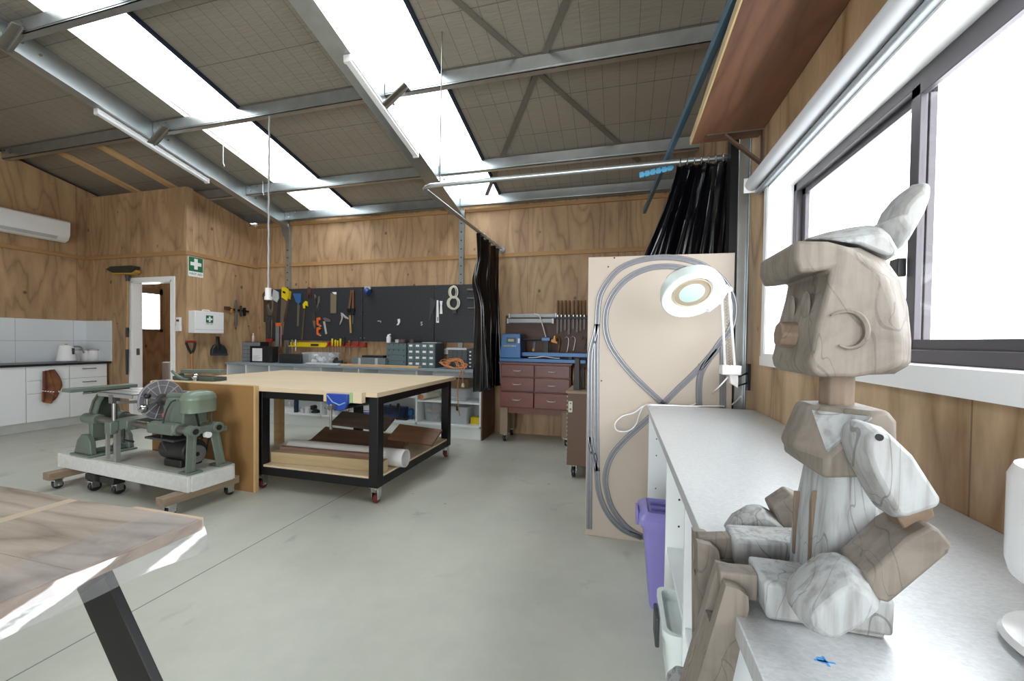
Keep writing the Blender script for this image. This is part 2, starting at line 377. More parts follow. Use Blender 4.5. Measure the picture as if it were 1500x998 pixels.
# steelwork
def csec(a, b, wd, ht, th=.012, side=1):
    """C-shaped section beam, open to one side, web upright"""
    a = Vector(a); b = Vector(b); d = (b-a).normalized(); L = (b-a).length; up = Vector((0, 0, 1)); sd = d.cross(up).normalized()*side; up = sd.cross(d)*side
    q = MB(); R = Matrix((sd, d*side, up)).transposed(); cc = (a+b)/2
    n = len(q.v)
    for x0, x1, z0, z1 in ((0, th, -ht/2, ht/2), (0, wd, ht/2-th, ht/2), (0, wd, -ht/2, -ht/2+th), (wd-th, wd, -ht/2, -ht/2+.03), (wd-th, wd, ht/2-.03, ht/2)):
        q.box(x0, x1, -L/2, L/2, z0, z1)
    q._x(n, cc, R); return q
for X in (-5.2, -2.2):
    q = MB(); y0, y1 = -3.3, 5.34
    W = .12 if X < -4 else .19
    for (x0, x1, z0, z1) in ((X-.012, X, 3.06, 3.265), (X-W, X-.012, 3.06, 3.072), (X-W, X-W+.012, 3.072, 3.1), (X-W, X-.012, 3.25, 3.262)):
        q.prism([(y0, roofz(y0, z0)), (y1, roofz(y1, z0)), (y1, roofz(y1, z1)), (y0, roofz(y0, z1))], 'x', x0, x1)
    r_ = struct(q.build('rafter', GALV))
    bl = MB()
    for Y in (2.42, 3.5, 4.68, 2.2, 1.3):
        for dy in (-.06, .06): bl.cyl((X, Y+dy, roofz(Y+dy, 3.17)), (X+.012, Y+dy, roofz(Y+dy, 3.17)), .012, n=6)
    bl.build('bolt', STEEL, r_)
PUR = (-1.1, .05, 1.2, 2.33, 3.46, 4.64, 5.33)
for Y in PUR:
    for x0, x1 in ((LX, -5.345), (-5.195, -2.345), (-2.195, RX)):
        q = MB(); z = roofz(Y, 3.14)
        q.box(x0, x1, Y, Y+.006, z, z+.125).box(x0, x1, Y-.055, Y, z, z+.006).box(x0, x1, Y-.055, Y, z+.115, z+.121).box(x0, x1, Y-.055, Y-.05, z, z+.02)
        # web faces the viewer
        q.box(x0, x1, Y-.06, Y-.055, z+.018, z+.125)
        pu = struct(q.build('purlin', GALV))
        if Y > 2:
            bl = MB()
            for t in (.08, .2):
                bl.cyl((x0+t, Y-.066, z+.05), (x0+t, Y-.06, z+.05), .013, n=6); bl.cyl((x0+t, Y-.066, z+.1), (x0+t, Y-.06, z+.1), .013, n=6)
            bl.build('bolt', CHROME, pu)
# fly brackets between purlins and rafters
for X, Y in ((-5.19, 2.3), (-5.19, 3.44), (-2.19, 3.43), (-2.19, 1.15)):
    z = roofz(Y, 3.14)
    q = MB().beam((X+.01, Y-.06, z-.13), (X+.24, Y-.06, z+.03), .012, .11, (0, 1, .25)).beam((X+.01, Y-.05, z-.13), (X+.24, Y-.05, z+.03), .05, .012, (0, 1, .25))
    struct(q.build('fly_brace', GALVD, bevel=.002))
# columns on the back wall with haunch plates
for X in (-5.22, -2.21):
    q = MB().box(X-.035, X+.035, BY-.05, BY-.038, 0, 3.1).box(X-.035, X-.028, BY-.038, BY, 0, 3.1).box(X+.028, X+.035, BY-.038, BY, 0, 3.1)
    co = struct(q.build('column', GALV))
    h = MB().prism([(X-.1, 2.98), (X+.04, 2.72), (X+.04, 3.12), (X-.1, 3.12)] if X < -4 else [(X-.035, 2.95), (X+.05, 2.95), (X+.05, 3.14), (X-.035, 3.14)], 'y', BY-.062, BY-.05)
    h.build('haunch_plate', GALV, co)
    bl = MB()
    for k in range(9): bl.cyl((X, BY-.056, 2.1+k*.12), (X, BY-.05, 2.1+k*.12), .01, n=6)
    bl.build('bolt_hole', BLACK, co)
q = MB().box(.70, .755, 2.83, 2.885, 0, 3.6).box(.755, .76, 2.8, 2.9, 0, 3.6); struct(q.build('column', GALV, bevel=.004))
q = MB().box(.655, .70, 2.84, 2.93, 0, 2.8); struct(q.build('column', BSTEEL))
# strap braces under the roof
def strap(a, b, w_=.05):
    struct(MB().beam(a, b, w_, .004, (0, ROOF_S, 1)).build('brace_strap', GALVD))
def rp(x, y, z0): return Vector((x, y, roofz(y, z0)))
strap(rp(-1.60, 2.35, 3.255), rp(.17, 4.9, 3.255)); strap(rp(-.02, 2.35, 3.25), rp(-1.86, 5.35, 3.25))
for x0, x1 in ((-7.2, -7.07), (-6.45, -6.32)):
    q = MB().prism([(3.5, roofz(3.5, 3.24)), (4.6, roofz(4.6, 3.24)), (4.6, roofz(4.6, 3.265)), (3.5, roofz(3.5, 3.265))], 'x', x0, x1)
    struct(q.build('ceiling_batten', PINEY))
# ------------------------------------------------------------------ window with white reveals, dark sliding sashes and a roller blind
rv = MB().box(RX-.012, WXO, WY1-.012, WY1, WZ0, WZ1).box(RX-.012, WXO, WY0, WY1, WZ1-.012, WZ1).box(RX-.02, WXO, WY0, WY1, WZ0, WZ0+.015)
rv.box(RX-.015, RX, WY1, WY1+.045, WZ0-.05, WZ1+.045).box(RX-.015, RX, WY0, WY1, WZ1, WZ1+.045).box(RX-.02, RX, WY0, WY1+.045, WZ0-.05, WZ0)
win = struct(rv.build('window_1', WHITEG))
fo = WXO-.035
fr = MB().box(fo, fo+.05, WY1-.05, WY1-.012, WZ0+.015, WZ1-.012).box(fo, fo+.05, WY0, WY1-.012, WZ1-.055, WZ1-.012).box(fo-.01, fo+.05, WY0, WY1-.012, WZ0+.015, WZ0+.055)
fr.build('outer_frame', ALU, win, bevel=.003)
def sash(y0, y1, x, nm):
    q = MB().box(x, x+.02, y0, y0+.04, WZ0+.05, WZ1-.05).box(x, x+.02, y1-.04, y1, WZ0+.05, WZ1-.05).box(x, x+.02, y0, y1, WZ0+.05, WZ0+.085).box(x, x+.02, y0, y1, WZ1-.085, WZ1-.05)
    o_ = q.build(nm, ALU, win, bevel=.002)
    MB().box(x+.008, x+.012, y0+.04, y1-.04, WZ0+.085, WZ1-.085).build('pane', GLASS, o_); return o_
sash(1.512, WY1-.05, fo+.025, 'sash'); s2 = sash(WY0+.02, 1.55, fo, 'sash')
MB().box(fo-.02, fo+.005, 1.555, 1.6, 1.5, 1.56).build('latch', BLACK, win, bevel=.004)
# washroom window and toilet seen through the doorway
WA, WB = 4.75, 5.32
q = MB().box(LX, LX+.02, WA, WA+.05, 1.36, 2.12).box(LX, LX+.02, WB-.05, WB, 1.36, 2.12).box(LX, LX+.02, WA, WB, 2.02, 2.12).box(LX, LX+.02, WA, WB, 1.36, 1.41)
wb = struct(q.build('window_4', mat('washroom_frame', '#8d7460', .5)))
s = NT('daylit_frosted_pane'); s.b.inputs['Base Color'].default_value = (.9, .95, 1, 1); s.b.inputs['Emission Color'].default_value = (.95, .97, 1, 1); s.b.inputs['Emission Strength'].default_value = 6
MB().box(LX, LX+.006, WA+.05, WB-.05, 1.41, 2.02).build('pane', s.m, wb)
# door frame
q = MB()
q.box(D0-.055, D0+.0, DY-.018, DY+.0, 0, DZ+.055).box(D1, D1+.055, DY-.018, DY, 0, DZ+.055).box(D0, D1, DY-.018, DY, DZ, DZ+.055)
q.box(D0, D0+.025, DY-.018, DY+.11, 0, DZ).box(D1-.025, D1, DY-.018, DY+.11, 0, DZ).box(D0, D1, DY-.018, DY+.11, DZ-.025, DZ)
d = struct(q.build('door_1', WHITEG, bevel=.003))
MB().box(D0+.025, D0+.028, DY+.03, DY+.07, 1.0, 1.1).build('strike_plate', STEEL, d)
# ------------------------------------------------------------------ window-side counter and its open cabinet
s = NT('speckled_laminate'); vec, o = s.xyz()
v = s.n('TexVoronoi'); v.inputs['Scale'].default_value = 1; s.l(s.comb(s.math('MULTIPLY', o[0], 160), s.math('MULTIPLY', o[1], 330), 0), v.inputs['Vector'])
n1 = s.noise(vec, 3, 4); sp = s.n('SeparateXYZ'); s.l(v.outputs['Color'], sp.inputs[0])
cc = s.mix(s.math('ADD', s.math('MULTIPLY', sp.outputs[0], .55), s.math('MULTIPLY', n1, .4)), rgb('#b6babc'), rgb('#cfd2d4'))
s.l(cc, s.b.inputs['Base Color']); s.l(s.math('ADD', .3, s.math('MULTIPLY', sp.outputs[1], .12)), s.b.inputs['Roughness']); s.b.inputs['Metallic'].default_value = .3; LAM = s.m
t = thing('counter', 'long grey speckled laminate worktop running under the window', 'counter', (.46, 1.1, .865))
MB().box(.162, RX-.001, -.9, 2.60, .868, .9).build('worktop', LAM, t, bevel=.002)
q = MB().cyl((.24, .56, .8995), (.24, .56, .9003), .005, n=10).box(.232, .254, .557, .5595, .8995, .9003).box(.243, .246, .551, .567, .8995, .9003)
q.build('paint_mark', mat('blue_paint_mark', '#3f8fd0', .6), t)
t = thing('open_cabinet', 'white open-fronted shelf cabinet under the window counter', 'cabinet', (.46, 1.1, 0))
q = MB().box(.74, .755, -.9, 2.58, .1, .868)
for y in (-.9, -.3, .28, .72, 1.16, 1.6): q.box(.175, .74, y-.009, y+.009, .1, .866)
q.box(.175, .74, 2.562, 2.58, 0, .866).box(.175, .74, -.9, 1.6, .1, .118).box(.21, .225, -.9, 1.6, 0, .1).box(.175, .74, 1.6, 2.57, .848, .866)
q.build('carcass', WMEL, t, bevel=.001)
for a, b_ in ((-.3, .28), (.28, .72), (.72, 1.16), (1.16, 1.6)): MB().box(.18, .74, a+.009, b_-.009, .5, .518).build('shelf', WMEL, t)
for y in (.72, 1.16, 1.6, 2.57):
    for z in (.3, .4, .6, .7, .8): MB().cyl((.22, y-.0095, z), (.22, y-.0089, z), .004, n=8).build('peg_hole', BLACK, t)
# purple lidded bin
PURP = mat('purple_plastic', '#8a83c4', .35, 0, .05)
t = thing('lidded_bin', 'purple plastic bin with hinged lid standing by the open cabinet', 'bin', (.27, 2.1, 0))
q = MB(); k = 20
def rrect(x0, x1, y0, y1, r, n=5):
    out = []
    for cx, cy, a0 in ((x1-r, y1-r, 0), (x0+r, y1-r, 90), (x0+r, y0+r, 180), (x1-r, y0+r, 270)):
        for i in range(n): a = math.radians(a0+90*i/(n-1)); out.append((cx+r*math.cos(a), cy+r*math.sin(a)))
    return out
def loft(q, rings, cap0=True, cap1=True):
    k = len(q.v); n = len(rings[0])
    for rg in rings: q.v += [Vector(p) for p in rg]
    for a in range(len(rings)-1):
        for i in range(n): j = (i+1) % n; q.f.append((k+a*n+i, k+a*n+j, k+(a+1)*n+j, k+(a+1)*n+i))
    if cap0: q.f.append(tuple(k+i for i in reversed(range(n))))
    if cap1: q.f.append(tuple(k+(len(rings)-1)*n+i for i in range(n)))
    return q
def tub_rings(x0, x1, y0, y1, levels, r=.03):
    """levels: (z, inset)"""
    return [[(x, y, z) for x, y in rrect(x0+i, x1-i, y0+i, y1-i, max(r-i*.3, .004))] for z, i in levels]
loft(q, tub_rings(.115, .40, 1.98, 2.22, [(0, .045), (.02, .04), (.40, .005), (.405, -.008), (.42, -.008)])); q.build('body', PURP, t, smooth=True)
q = MB(); loft(q, tub_rings(.10, .41, 1.965, 2.235, [(.42, 0), (.445, 0), (.455, .01), (.47, .03), (.472, .04), (.462, .05)])); q.build('lid', PURP, t, smooth=True)
MB().box(.088, .10, 2.05, 2.15, .385, .46).build('latch', PURP, t, bevel=.004)
MB().box(.16, .35, 2.06, 2.07, .462, .474).box(.16, .35, 2.13, 2.14, .462, .474).build('lid_rib', mat('dark_purple_plastic', '#625a9c', .4), t)
t = thing('storage_tub', 'white plastic tub with dark clip poking out of the open cabinet', 'tub', (.32, 1.36, .118))
q = MB(); loft(q, tub_rings(.128, .5, 1.19, 1.43, [(.118, .04), (.42, .01), (.44, .002), (.46, .002), (.46, .015), (.43, .02)])); q.build('body', mat('milky_plastic', '#dfe8e6', .35, 0, .02), t, smooth=True)
MB().box(.116, .128, 1.27, 1.35, .36, .45).build('clip', DGREY, t, bevel=.004)
# ------------------------------------------------------------------ model railway board leaning by the counter's end
s = NT('pale_mdf_board'); vec, o = s.xyz(); n1 = s.noise(vec, 2.2, 4)
s.l(s.mix(n1, rgb('#b2a595'), rgb('#c1b5a8')), s.b.inputs['Base Color']); s.b.inputs['Roughness'].default_value = .38; BRD = s.m
YB = 2.69
t = thing('railway_board', 'tall tan model railway baseboard with grey track loops leaning by the counter end', 'board', (.23, YB, 0))
pA, pB, pC, pD = U(857, 786, 'y', YB), U(862, 377, 'y', YB), U(1085, 370, 'y', YB), U(1085, 800, 'y', YB)
q = MB().prism([(pA.x, 0), (.655, 0), (.655, pC.z), (pB.x, pB.z)], 'y', YB, YB+.018); q.build('panel', BRD, t, bevel=.002)
TRK = mat('grey_track', '#77787c', .5, .3, .12, 40); RAIL = mat('nickel_rail', '#8d8f93', .3, .8); SLEEP = mat('track_shade', '#5f6064', .6, .1)
def track(px, w_=.036, n=6):
    pts = [U(x, y, 'y', YB) for x, y in px]; pts = catmull(pts, n)
    rm = MB()
    def ribbon(q, off, wd, y0, y1):
        k = len(q.v); N = len(pts)
        for i, p in enumerate(pts):
            d = (pts[min(i+1, N-1)]-pts[max(i-1, 0)]); d.y = 0; d.normalize(); nn = Vector((-d.z, 0, d.x))
            for s_, yy in ((-1, y1), (-1, y0), (1, y0), (1, y1)):
                c = p+nn*(off+s_*wd/2); q.v.append(Vector((c.x, yy, c.z)))
        for i in range(N-1):
            a = k+i*4
            for j in range(4): b_ = (j+1) % 4; q.f.append((a+j, a+b_, a+4+b_, a+4+j))
        q.f.append((k, k+1, k+2, k+3)); e = k+(N-1)*4; q.f.append((e+3, e+2, e+1, e))
    b_ = MB(); ribbon(b_, 0, w_, YB-.005, YB); o_ = b_.build('track', TRK, t)
    for s_ in (-.3, .3): ribbon(rm, s_*w_, .004, YB-.01, YB-.005)
    rm.build('rails', RAIL, o_)
track([(863, 775), (863.5, 700), (864, 600), (864.6, 530), (867, 508), (872, 490), (875, 471), (876, 452), (879.5, 432), (890, 413), (906, 395.5), (929, 384), (959, 378), (989, 378), (1021, 385), (1044, 398), (1063, 416), (1074, 441), (1074.5, 465), (1068, 485), (1056, 500), (1044, 517), (1021, 543), (990, 573), (950, 613), (916, 644), (896, 668), (887, 695), (888.5, 719), (897, 745), (914, 768), (931, 781), (950, 790)])
track([(940, 788), (911, 775), (890, 752), (877.5, 722), (874.5, 690), (873.8, 640), (873.5, 560), (873.5, 510), (874.5, 475)])
track([(864.5, 640), (867, 657), (872, 675), (874.5, 690)])
track([(1008, 394), (980, 390.5), (952, 393), (924.5, 404.6), (904, 423), (890, 448), (886.5, 474), (891, 499), (904, 522), (929, 552), (968, 589), (990, 612)])
track([(1050, 512), (1038, 527), (1028, 544), (1024, 563), (1024, 600)])
track([(1058.7, 505), (1058.7, 560), (1058.7, 600)])
q = MB()
for x, y in ((891, 391), (1024, 534), (881, 558), (871, 601), (900, 378)): p = U(x, y, 'y', YB); q.cyl((p.x, YB-.004, p.z), (p.x, YB+.001, p.z), .005, n=8)
q.build('screw', BLACK, t)
# ------------------------------------------------------------------ magnifier lamp
t = thing('magnifier_lamp', 'white magnifier lamp on a sprung arm bracketed to the steel post', 'lamp', (.62, 2.55, 1.1))
q = MB().box(.557, .656, 2.50, 2.58, 1.105, 1.158); q.build('base_block', WHITE, t, bevel=.004)
q = MB().prism([(.6, 1.105), (.645, 1.105), (.645, 1.03), (.605, 1.055)], 'y', 2.52, 2.555); q.build('clamp', WHITE, t, bevel=.003)
q = MB().cyl((.645, 2.54, 1.09), (.745, 2.74, 1.1), .005, n=6).cyl((.645, 2.54, 1.04), (.745, 2.74, 1.04), .005, n=6).box(.745, .76, 2.71, 2.75, 1.0, 1.16); q.build('wall_bracket', BSTEEL, t)
P1, P2 = U(1062, 536, 'y', 2.53), U(1057, 436, 'y', 2.36)
Q1, Q2 = U(1076, 536, 'y', 2.53), U(1068, 428, 'y', 2.36)
R1, R2 = U(1069, 536, 'y', 2.51), U(1064, 432, 'y', 2.33)
q = MB().tube([P1, P2], .007).tube([Q1, Q2], .007); q.build('arm', WHITE, t, smooth=True)
sp_ = MB(); pts = [R1.lerp(R2, i/160)+Vector((.006*math.cos(i*.9), .006*math.sin(i*.9), 0)) for i in range(160)]; sp_.tube(pts, .0016, 5).build('spring', STEEL, t)
J = U(1062, 425, 'y', 2.34); HC = U(1014, 431, 'y', 2.22)
dn = (-(HC-EYE).normalized())*.70 + (-CU)*.66 + CR*.27; dn.normalize()
q = MB().tube([J, U(1050, 445, 'y', 2.30), U(1037, 455, 'y', 2.25)], .011).beam(U(1065, 420, 'y', 2.34), U(1050, 443, 'y', 2.3), .02, .03).sphere(U(1069, 424, 'y', 2.32), .014, 10); q.build('joint', WHITE, t, smooth=True)
Rz = Vector((0, 0, 1)).rotation_difference(dn).to_matrix()
RR = .155
q = MB().lathe([(.05, -.075), (RR*.72, -.07), (RR*.95, -.05), (RR*.99, -.02), (RR, .012), (RR*.97, .016), (RR*.94, .0), (RR*.90, -.012), (RR*.6, -.02), (RR*.55, -.03)], HC, Rz, 40); q.build('shade', mat('pale_lamp_enamel', '#cfdad6', .35, 0, 0), t, smooth=True)
q = MB().lathe([(RR*.56, -.02), (RR*.60, -.016), (RR*.62, -.005), (RR*.58, -.002), (RR*.56, -.006)], HC, Rz, 36); q.build('lens_rim', mat('tan_ring', '#a89a86', .4), t, smooth=True)
q = MB().lathe([(.001, .0), (RR*.3, -.003), (RR*.55, -.010), (RR*.55, -.014), (RR*.3, -.016), (.001, -.018)], HC, Rz, 32); q.build('lens', mat('green_glass', '#c3ddd5', .08, 0, 0, spec=.8), t, smooth=True)
tube_c = [HC+Rz@Vector((RR*.76*math.cos(a*math.pi/16), RR*.76*math.sin(a*math.pi/16), -.002)) for a in range(32)]
q = MB().tube(tube_c, .012, 8, True); q.build('ring_tube', mat('lit_tube', '#ffffff', .4, 0, 0, emit=.6), t, smooth=True)
q = MB().tube(catmull([U(980, 413, 'y', 2.28), U(977, 407, 'y', 2.3), U(990, 396, 'y', 2.32), U(1003, 390, 'y', 2.3), U(1013, 394, 'y', 2.26)]), .003, 6); q.build('wire', STEEL, t, smooth=True)
def onpx(lst): return [U(x, y, ax, c) for x, y, ax, c in lst]
cz = .905
pts = onpx([(1066, 553, 'y', 2.54), (1050, 570, 'y', 2.53), (1034, 582, 'z', .93)]) + onpx([(1012, 594.5, 'z', cz), (985, 594, 'z', cz), (958, 593, 'z', cz), (949.5, 593.2, 'y', 2.60)]) + \
      onpx([(941, 596, 'y', 2.62), (928.5, 605, 'y', 2.63), (911, 610.5, 'y', 2.63), (901, 621, 'y', 2.63), (904, 631, 'y', 2.63), (919, 632, 'y', 2.63), (931, 623, 'y', 2.63), (938, 604, 'y', 2.62), (945, 594, 'y', 2.605)]) + \
      onpx([(955, 594, 'z', cz), (990, 594.5, 'z', cz), (1015, 595.5, 'z', cz), (1034, 595, 'z', cz), (1052, 595, 'z', cz), (1070, 594, 'z', cz)]) + [U(1085, 581, 'y', 2.6)]
q = MB().tube(catmull(pts, 6), .0042, 6)
tag(q.build('flexible_lead', WHITEG, smooth=True), 'white lamp cord looping over the far end of the grey counter', 'cord')
# ------------------------------------------------------------------ white desk lamp at the right edge
t = thing('desk_lamp', 'white cylindrical lamp with a round base standing on the counter at the right edge', 'lamp', (.60, .62, .9))
C0 = Vector((.572, .628, .9))
q = MB().lathe([(.06, 0), (.09, .001), (.097, .008), (.093, .016), (.06, .026), (.02, .03)], C0, None, 40); q.build('base', WHITEG, t, smooth=True)
q = MB().cyl(C0+Vector((0, 0, .02)), C0+Vector((0, 0, .09)), .014); q.build('stem', CHROME, t, smooth=True)
q = MB().lathe([(.01, .08), (.075, .082), (.09, .09), (.0935, .105), (.0935, .215), (.088, .23), (.065, .237), (.015, .24)], C0, None, 40); q.build('shade', WHITEG, t, smooth=True)
q = MB().sphere(C0+Vector((-.035, .01, .258)), .024, 16); q.build('knob', WHITEG, t, smooth=True)
# ------------------------------------------------------------------ roller blind
t = thing('roller_blind', 'pale grey roller blind rolled up above the sliding window', 'blind', (.715, 1.0, 2.14))
q = MB().cyl((.712, -1.25, 2.195), (.712, 2.60, 2.195), .036, n=24); q.build('fabric_roll', mat('blind_fabric', '#cfd1d6', .6, 0, .03), t, smooth=True)
q = MB().box(.722, .752, -1.25, 2.58, 2.128, 2.152); q.build('bottom_bar', mat('grey_bar', '#9aa0a6', .6, 0), t, bevel=.006)
q = MB().box(.672, .757, 2.602, 2.608, 2.15, 2.235); q.build('end_bracket', WHITE, t, bevel=.003)
# ------------------------------------------------------------------ timber shelf high on the window wall
SHW = wood('rough_brown_board', '#4a2e20', '#8a6149', 'y', .6, 1.4, 7, False, 0, .6)
t = thing('wall_shelf', 'rough brown timber shelf fixed high on the wall above the window', 'shelf', (.57, 1.1, 2.49))
MB().box(.395, RX-.001, -1.2, 2.67, 2.492, 2.53).build('board', SHW, t, bevel=.003)
MB().box(.387, .395, -1.2, 2.67, 2.490, 2.532).build('sapwood_edge', wood('pale_board_edge', '#a98d62', '#cdb68a', 'y', .6, 2, 6), t)
for y in (2.58, .6): 
    b_ = MB().box(.46, RX-.001, y-.02, y+.02, 2.484, 2.492).box(RX-.009, RX-.001, y-.02, y+.02, 2.30, 2.484).beam((.56, y, 2.484), (RX-.005, y, 2.30), .03, .012); b_.build('bracket', mat('rusty_bracket', '#6f5a4c', .5, .4), t)
# ------------------------------------------------------------------ bent galvanised rail with black vinyl curtains
t = thing('curtain_rail', 'bent galvanised pipe rail carrying the black curtains', 'rail', (-.4, 3.04, 2.55))
pts = [(.755, 3.04, 2.55), (.3, 3.04, 2.55), (-.6, 3.04, 2.55), (-1.5, 3.04, 2.55)] + [(-1.52-.1*math.sin(a*math.pi/12), 3.14-.1*math.cos(a*math.pi/12), 2.55) for a in range(7)] + [(-1.62, 3.6, 2.55), (-1.62, BY-.005, 2.55)]
q = MB().tube(pts, .019, 12); q.build('pipe', GALV, t, smooth=True)
MB().cyl((-1.62, BY-.02, 2.55), (-1.62, BY, 2.55), .045).build('wall_flange', GALV, t)
MB().tube([(-1.45, 3.04, 2.55), (-1.45, 3.06, roofz(3.06, 3.25))], .005, 6).build('hanger_rod', STEEL, t)
VIN = mat('black_vinyl', '#0c0d11', .16, 0, .1, 8, spec=.6)
def sheet(f, nu, nv):
    q = MB()
    for j in range(nv+1):
        for i in range(nu+1): q.v.append(Vector(f(i/nu, j/nv)))
    for j in range(nv):
        for i in range(nu): a = j*(nu+1)+i; q.f.append((a, a+1, a+nu+2, a+nu+1))
    return q
def curtR(u, v):
    z = 2.53-v*1.05; x0 = .36-.26*min(1, v*1.35)**1.2; x = x0+(.74-x0)*u
    amp = .035+.02*math.sin(u*5+1); ph = u*2*math.pi*7.5+.5*math.sin(v*3+u*4)
    return (x+.008*math.sin(ph*2+v*5), 3.055+amp*math.sin(ph)*(.55+.45*v)+.018*math.sin(u*23+v*4)+.05*max(0, .25-u)*math.sin(v*9), z+.012*math.sin(ph))
q = sheet(curtR, 150, 40); c_ = q.build('vinyl_curtain', VIN, smooth=True); c_.modifiers.new('thick', 'SOLIDIFY').thickness = .002
tag(c_, 'black vinyl curtain bunched by the steel post behind the railway board', 'curtain', 'black curtains on the pipe rail')
def curtL(u, v):
    z = 2.53-v*1.87; y0 = 4.42+.10*v; y = y0+(5.3-y0)*u
    amp = .05+.02*math.sin(u*7); ph = u*2*math.pi*5.5+.6*math.sin(v*2.5+u*3)
    return (-1.64+amp*math.sin(ph)*(.5+.7*v)+.02*math.sin(u*17+v*3)-.06*math.exp(-((v-.28)/.1)**2)*(1-u), y+.015*math.sin(ph*2), z+.012*math.sin(ph))
q = sheet(curtL, 120, 50); c_ = q.build('vinyl_curtain', VIN, smooth=True); c_.modifiers.new('thick', 'SOLIDIFY').thickness = .002
tag(c_, 'black vinyl curtain hanging at the right end of the black pegboards', 'curtain', 'black curtains on the pipe rail')
rg = MB()
for k_, (n, a, b_) in enumerate(((9, .38, .74),)):
    for i in range(n):
        x = a+(b_-a)*i/(n-1); r_ = MB().tube([(x+.004*i % 3*.001, 3.04+.027*math.cos(a_*math.pi/8), 2.545+.032*math.sin(a_*math.pi/8)) for a_ in range(16)], .003, 6, True)
        tag(r_.build('curtain_ring', CHROME, smooth=True), 'small metal ring holding the right black curtain on the rail', 'ring', 'rings of the right black curtain')
for i in range(6):
    y = 4.5+.78*i/5; r_ = MB().tube([(-1.62+.027*math.cos(a_*math.pi/8), y, 2.545+.032*math.sin(a_*math.pi/8)) for a_ in range(16)], .003, 6, True)
    tag(r_.build('curtain_ring', CHROME, smooth=True), 'small metal ring holding the left black curtain on the rail', 'ring', 'rings of the left black curtain')
# blue steel bar slung past the shelf
A = U(1075, 0, 'z', 2.592); Bp = U(944, 310, 'y', 4.36); A2 = A+(A-Bp)*.8
q = MB().beam(A2, Bp, .03, .045); tag(q.build('steel_bar', mat('blue_grey_steel', '#4a6a7e', .35, .4, .06), bevel=.003), 'long blue-grey steel bar slung beside the high timber shelf', 'bar')
t = thing('hanger_strap', 'light blue slotted strap hanging by the pipe rail', 'strap', tuple(U(960, 251, 'y', 3.15)))
a, b_ = U(937, 257, 'y', 3.16), U(987, 245, 'y', 3.1); q = MB()
for i in range(6): q.beam(a.lerp(b_, i/6), a.lerp(b_, (i+.8)/6), .012, .04)
q.beam(a, b_, .006, .02); q.build('slotted_plate', mat('light_blue_paint', '#5aa7cf', .4), t)
# ------------------------------------------------------------------ jointed wooden figure seated on the counter edge
def weather(name, base, patch, amt):
    s = NT(name); vec, o = s.xyz()
    n1 = s.noise(vec, 9, 5, .65, .5); n2 = s.noise(s.comb(s.math('MULTIPLY', o[0], 90), s.math('MULTIPLY', o[1], 90), s.math('MULTIPLY', o[2], 9)), 1.0, 3); n3 = s.noise(vec, 40, 3)
    cc = s.mix(s.math('MULTIPLY', s.smooth(n1, .45, .7), amt), rgb(base), rgb(patch))
    cc = s.mix(s.math('MULTIPLY', s.smooth(n2, .4, .75), .5), cc, rgb('#5f574e'))
    n4 = s.noise(s.comb(s.math('MULTIPLY', o[0], 6), s.math('MULTIPLY', o[1], 6), s.math('MULTIPLY', o[2], 2.5)), 1.6, 3, .5, .8)
    crack = s.math('LESS_THAN', s.math('ABSOLUTE', s.math('SUBTRACT', n4, .5)), .003)
    n5 = s.noise(s.comb(s.math('MULTIPLY', o[0], 7), s.math('MULTIPLY', o[1], 7), s.math('MULTIPLY', o[2], 3.2)), 1.0, 2, .5, .4)
    ln = s.math('MULTIPLY', s.math('LESS_THAN', s.math('FRACT', s.math('MULTIPLY', n5, 9)), .05), s.smooth(n1, .35, .55))
    cc = s.mix(s.math('MULTIPLY', s.math('MAXIMUM', crack, ln), .5), cc, rgb('#4c463f'))
    s.l(cc, s.b.inputs['Base Color']); s.b.inputs['Roughness'].default_value = .6; s.bump(s.math('ADD', n3, n2), .25, .003); return s.m
WW = weather('whitewashed_wood', '#abafb0', '#918c84', .6)
GW = weather('weathered_grey_wood', '#81796f', '#645b52', .75)
BRW = weather('bare_brown_wood', '#7d6a58', '#5d4b3d', .7)
def pl(px, y): return [(q.x, q.z) for q in (U(a, b, 'y', y) for a, b in px)]
def slab(px, y0, y1, planey=None): return MB().prism(pl(px, y0 if planey is None else planey), 'y', y0, y1)
t = thing('jointed_figure', 'large weathered wooden jointed figure seated on the counter edge beside the window', 'sculpture', (.30, .71, .9))
HA = [(1166, 352), (1215, 353), (1246, 364), (1275, 383), (1297, 412), (1311, 450), (1318, 500), (1318, 534), (1290, 546), (1255, 553), (1200, 553), (1190, 545), (1187, 530), (1192, 512), (1196, 480), (1204, 453), (1212, 425), (1218, 394), (1195, 398), (1172, 400), (1164, 380)]
HB = list(HA)
for i, p_ in ((2, (1262, 363)), (3, (1302, 383)), (4, (1321, 410)), (5, (1332, 450)), (6, (1337, 500)), (7, (1336, 533)), (8, (1310, 548))): HB[i] = p_
a_ = pl(HA, .60); b_ = pl(HB, .625)
for i in list(range(0, 2)) + list(range(9, len(HA))): b_[i] = a_[i]
cz_ = (sum(p[0] for p in a_)/len(a_), sum(p[1] for p in a_)/len(a_))
q = MB(); loft(q, [[(x, .60, z) for x, z in a_], [(x, .625, z) for x, z in b_], [(x, .715, z) for x, z in b_], [(x, .74, z) for x, z in a_]])
head = q.build('head', GW, t, bevel=.008, seg=3)
ear = catmull([U(x, y, 'y', .598) for x, y in ((1217, 462), (1231, 457), (1246, 456), (1260, 463), (1269, 478), (1268, 494), (1258, 506), (1243, 510), (1229, 506))], 5)
MB().tube(ear, [.0012+.0028*math.sin(math.pi*i/(len(ear)-1)) for i in range(len(ear))], 6).build('ear', GW, head, smooth=True)
xf = U(1204, 453, 'y', .60).x
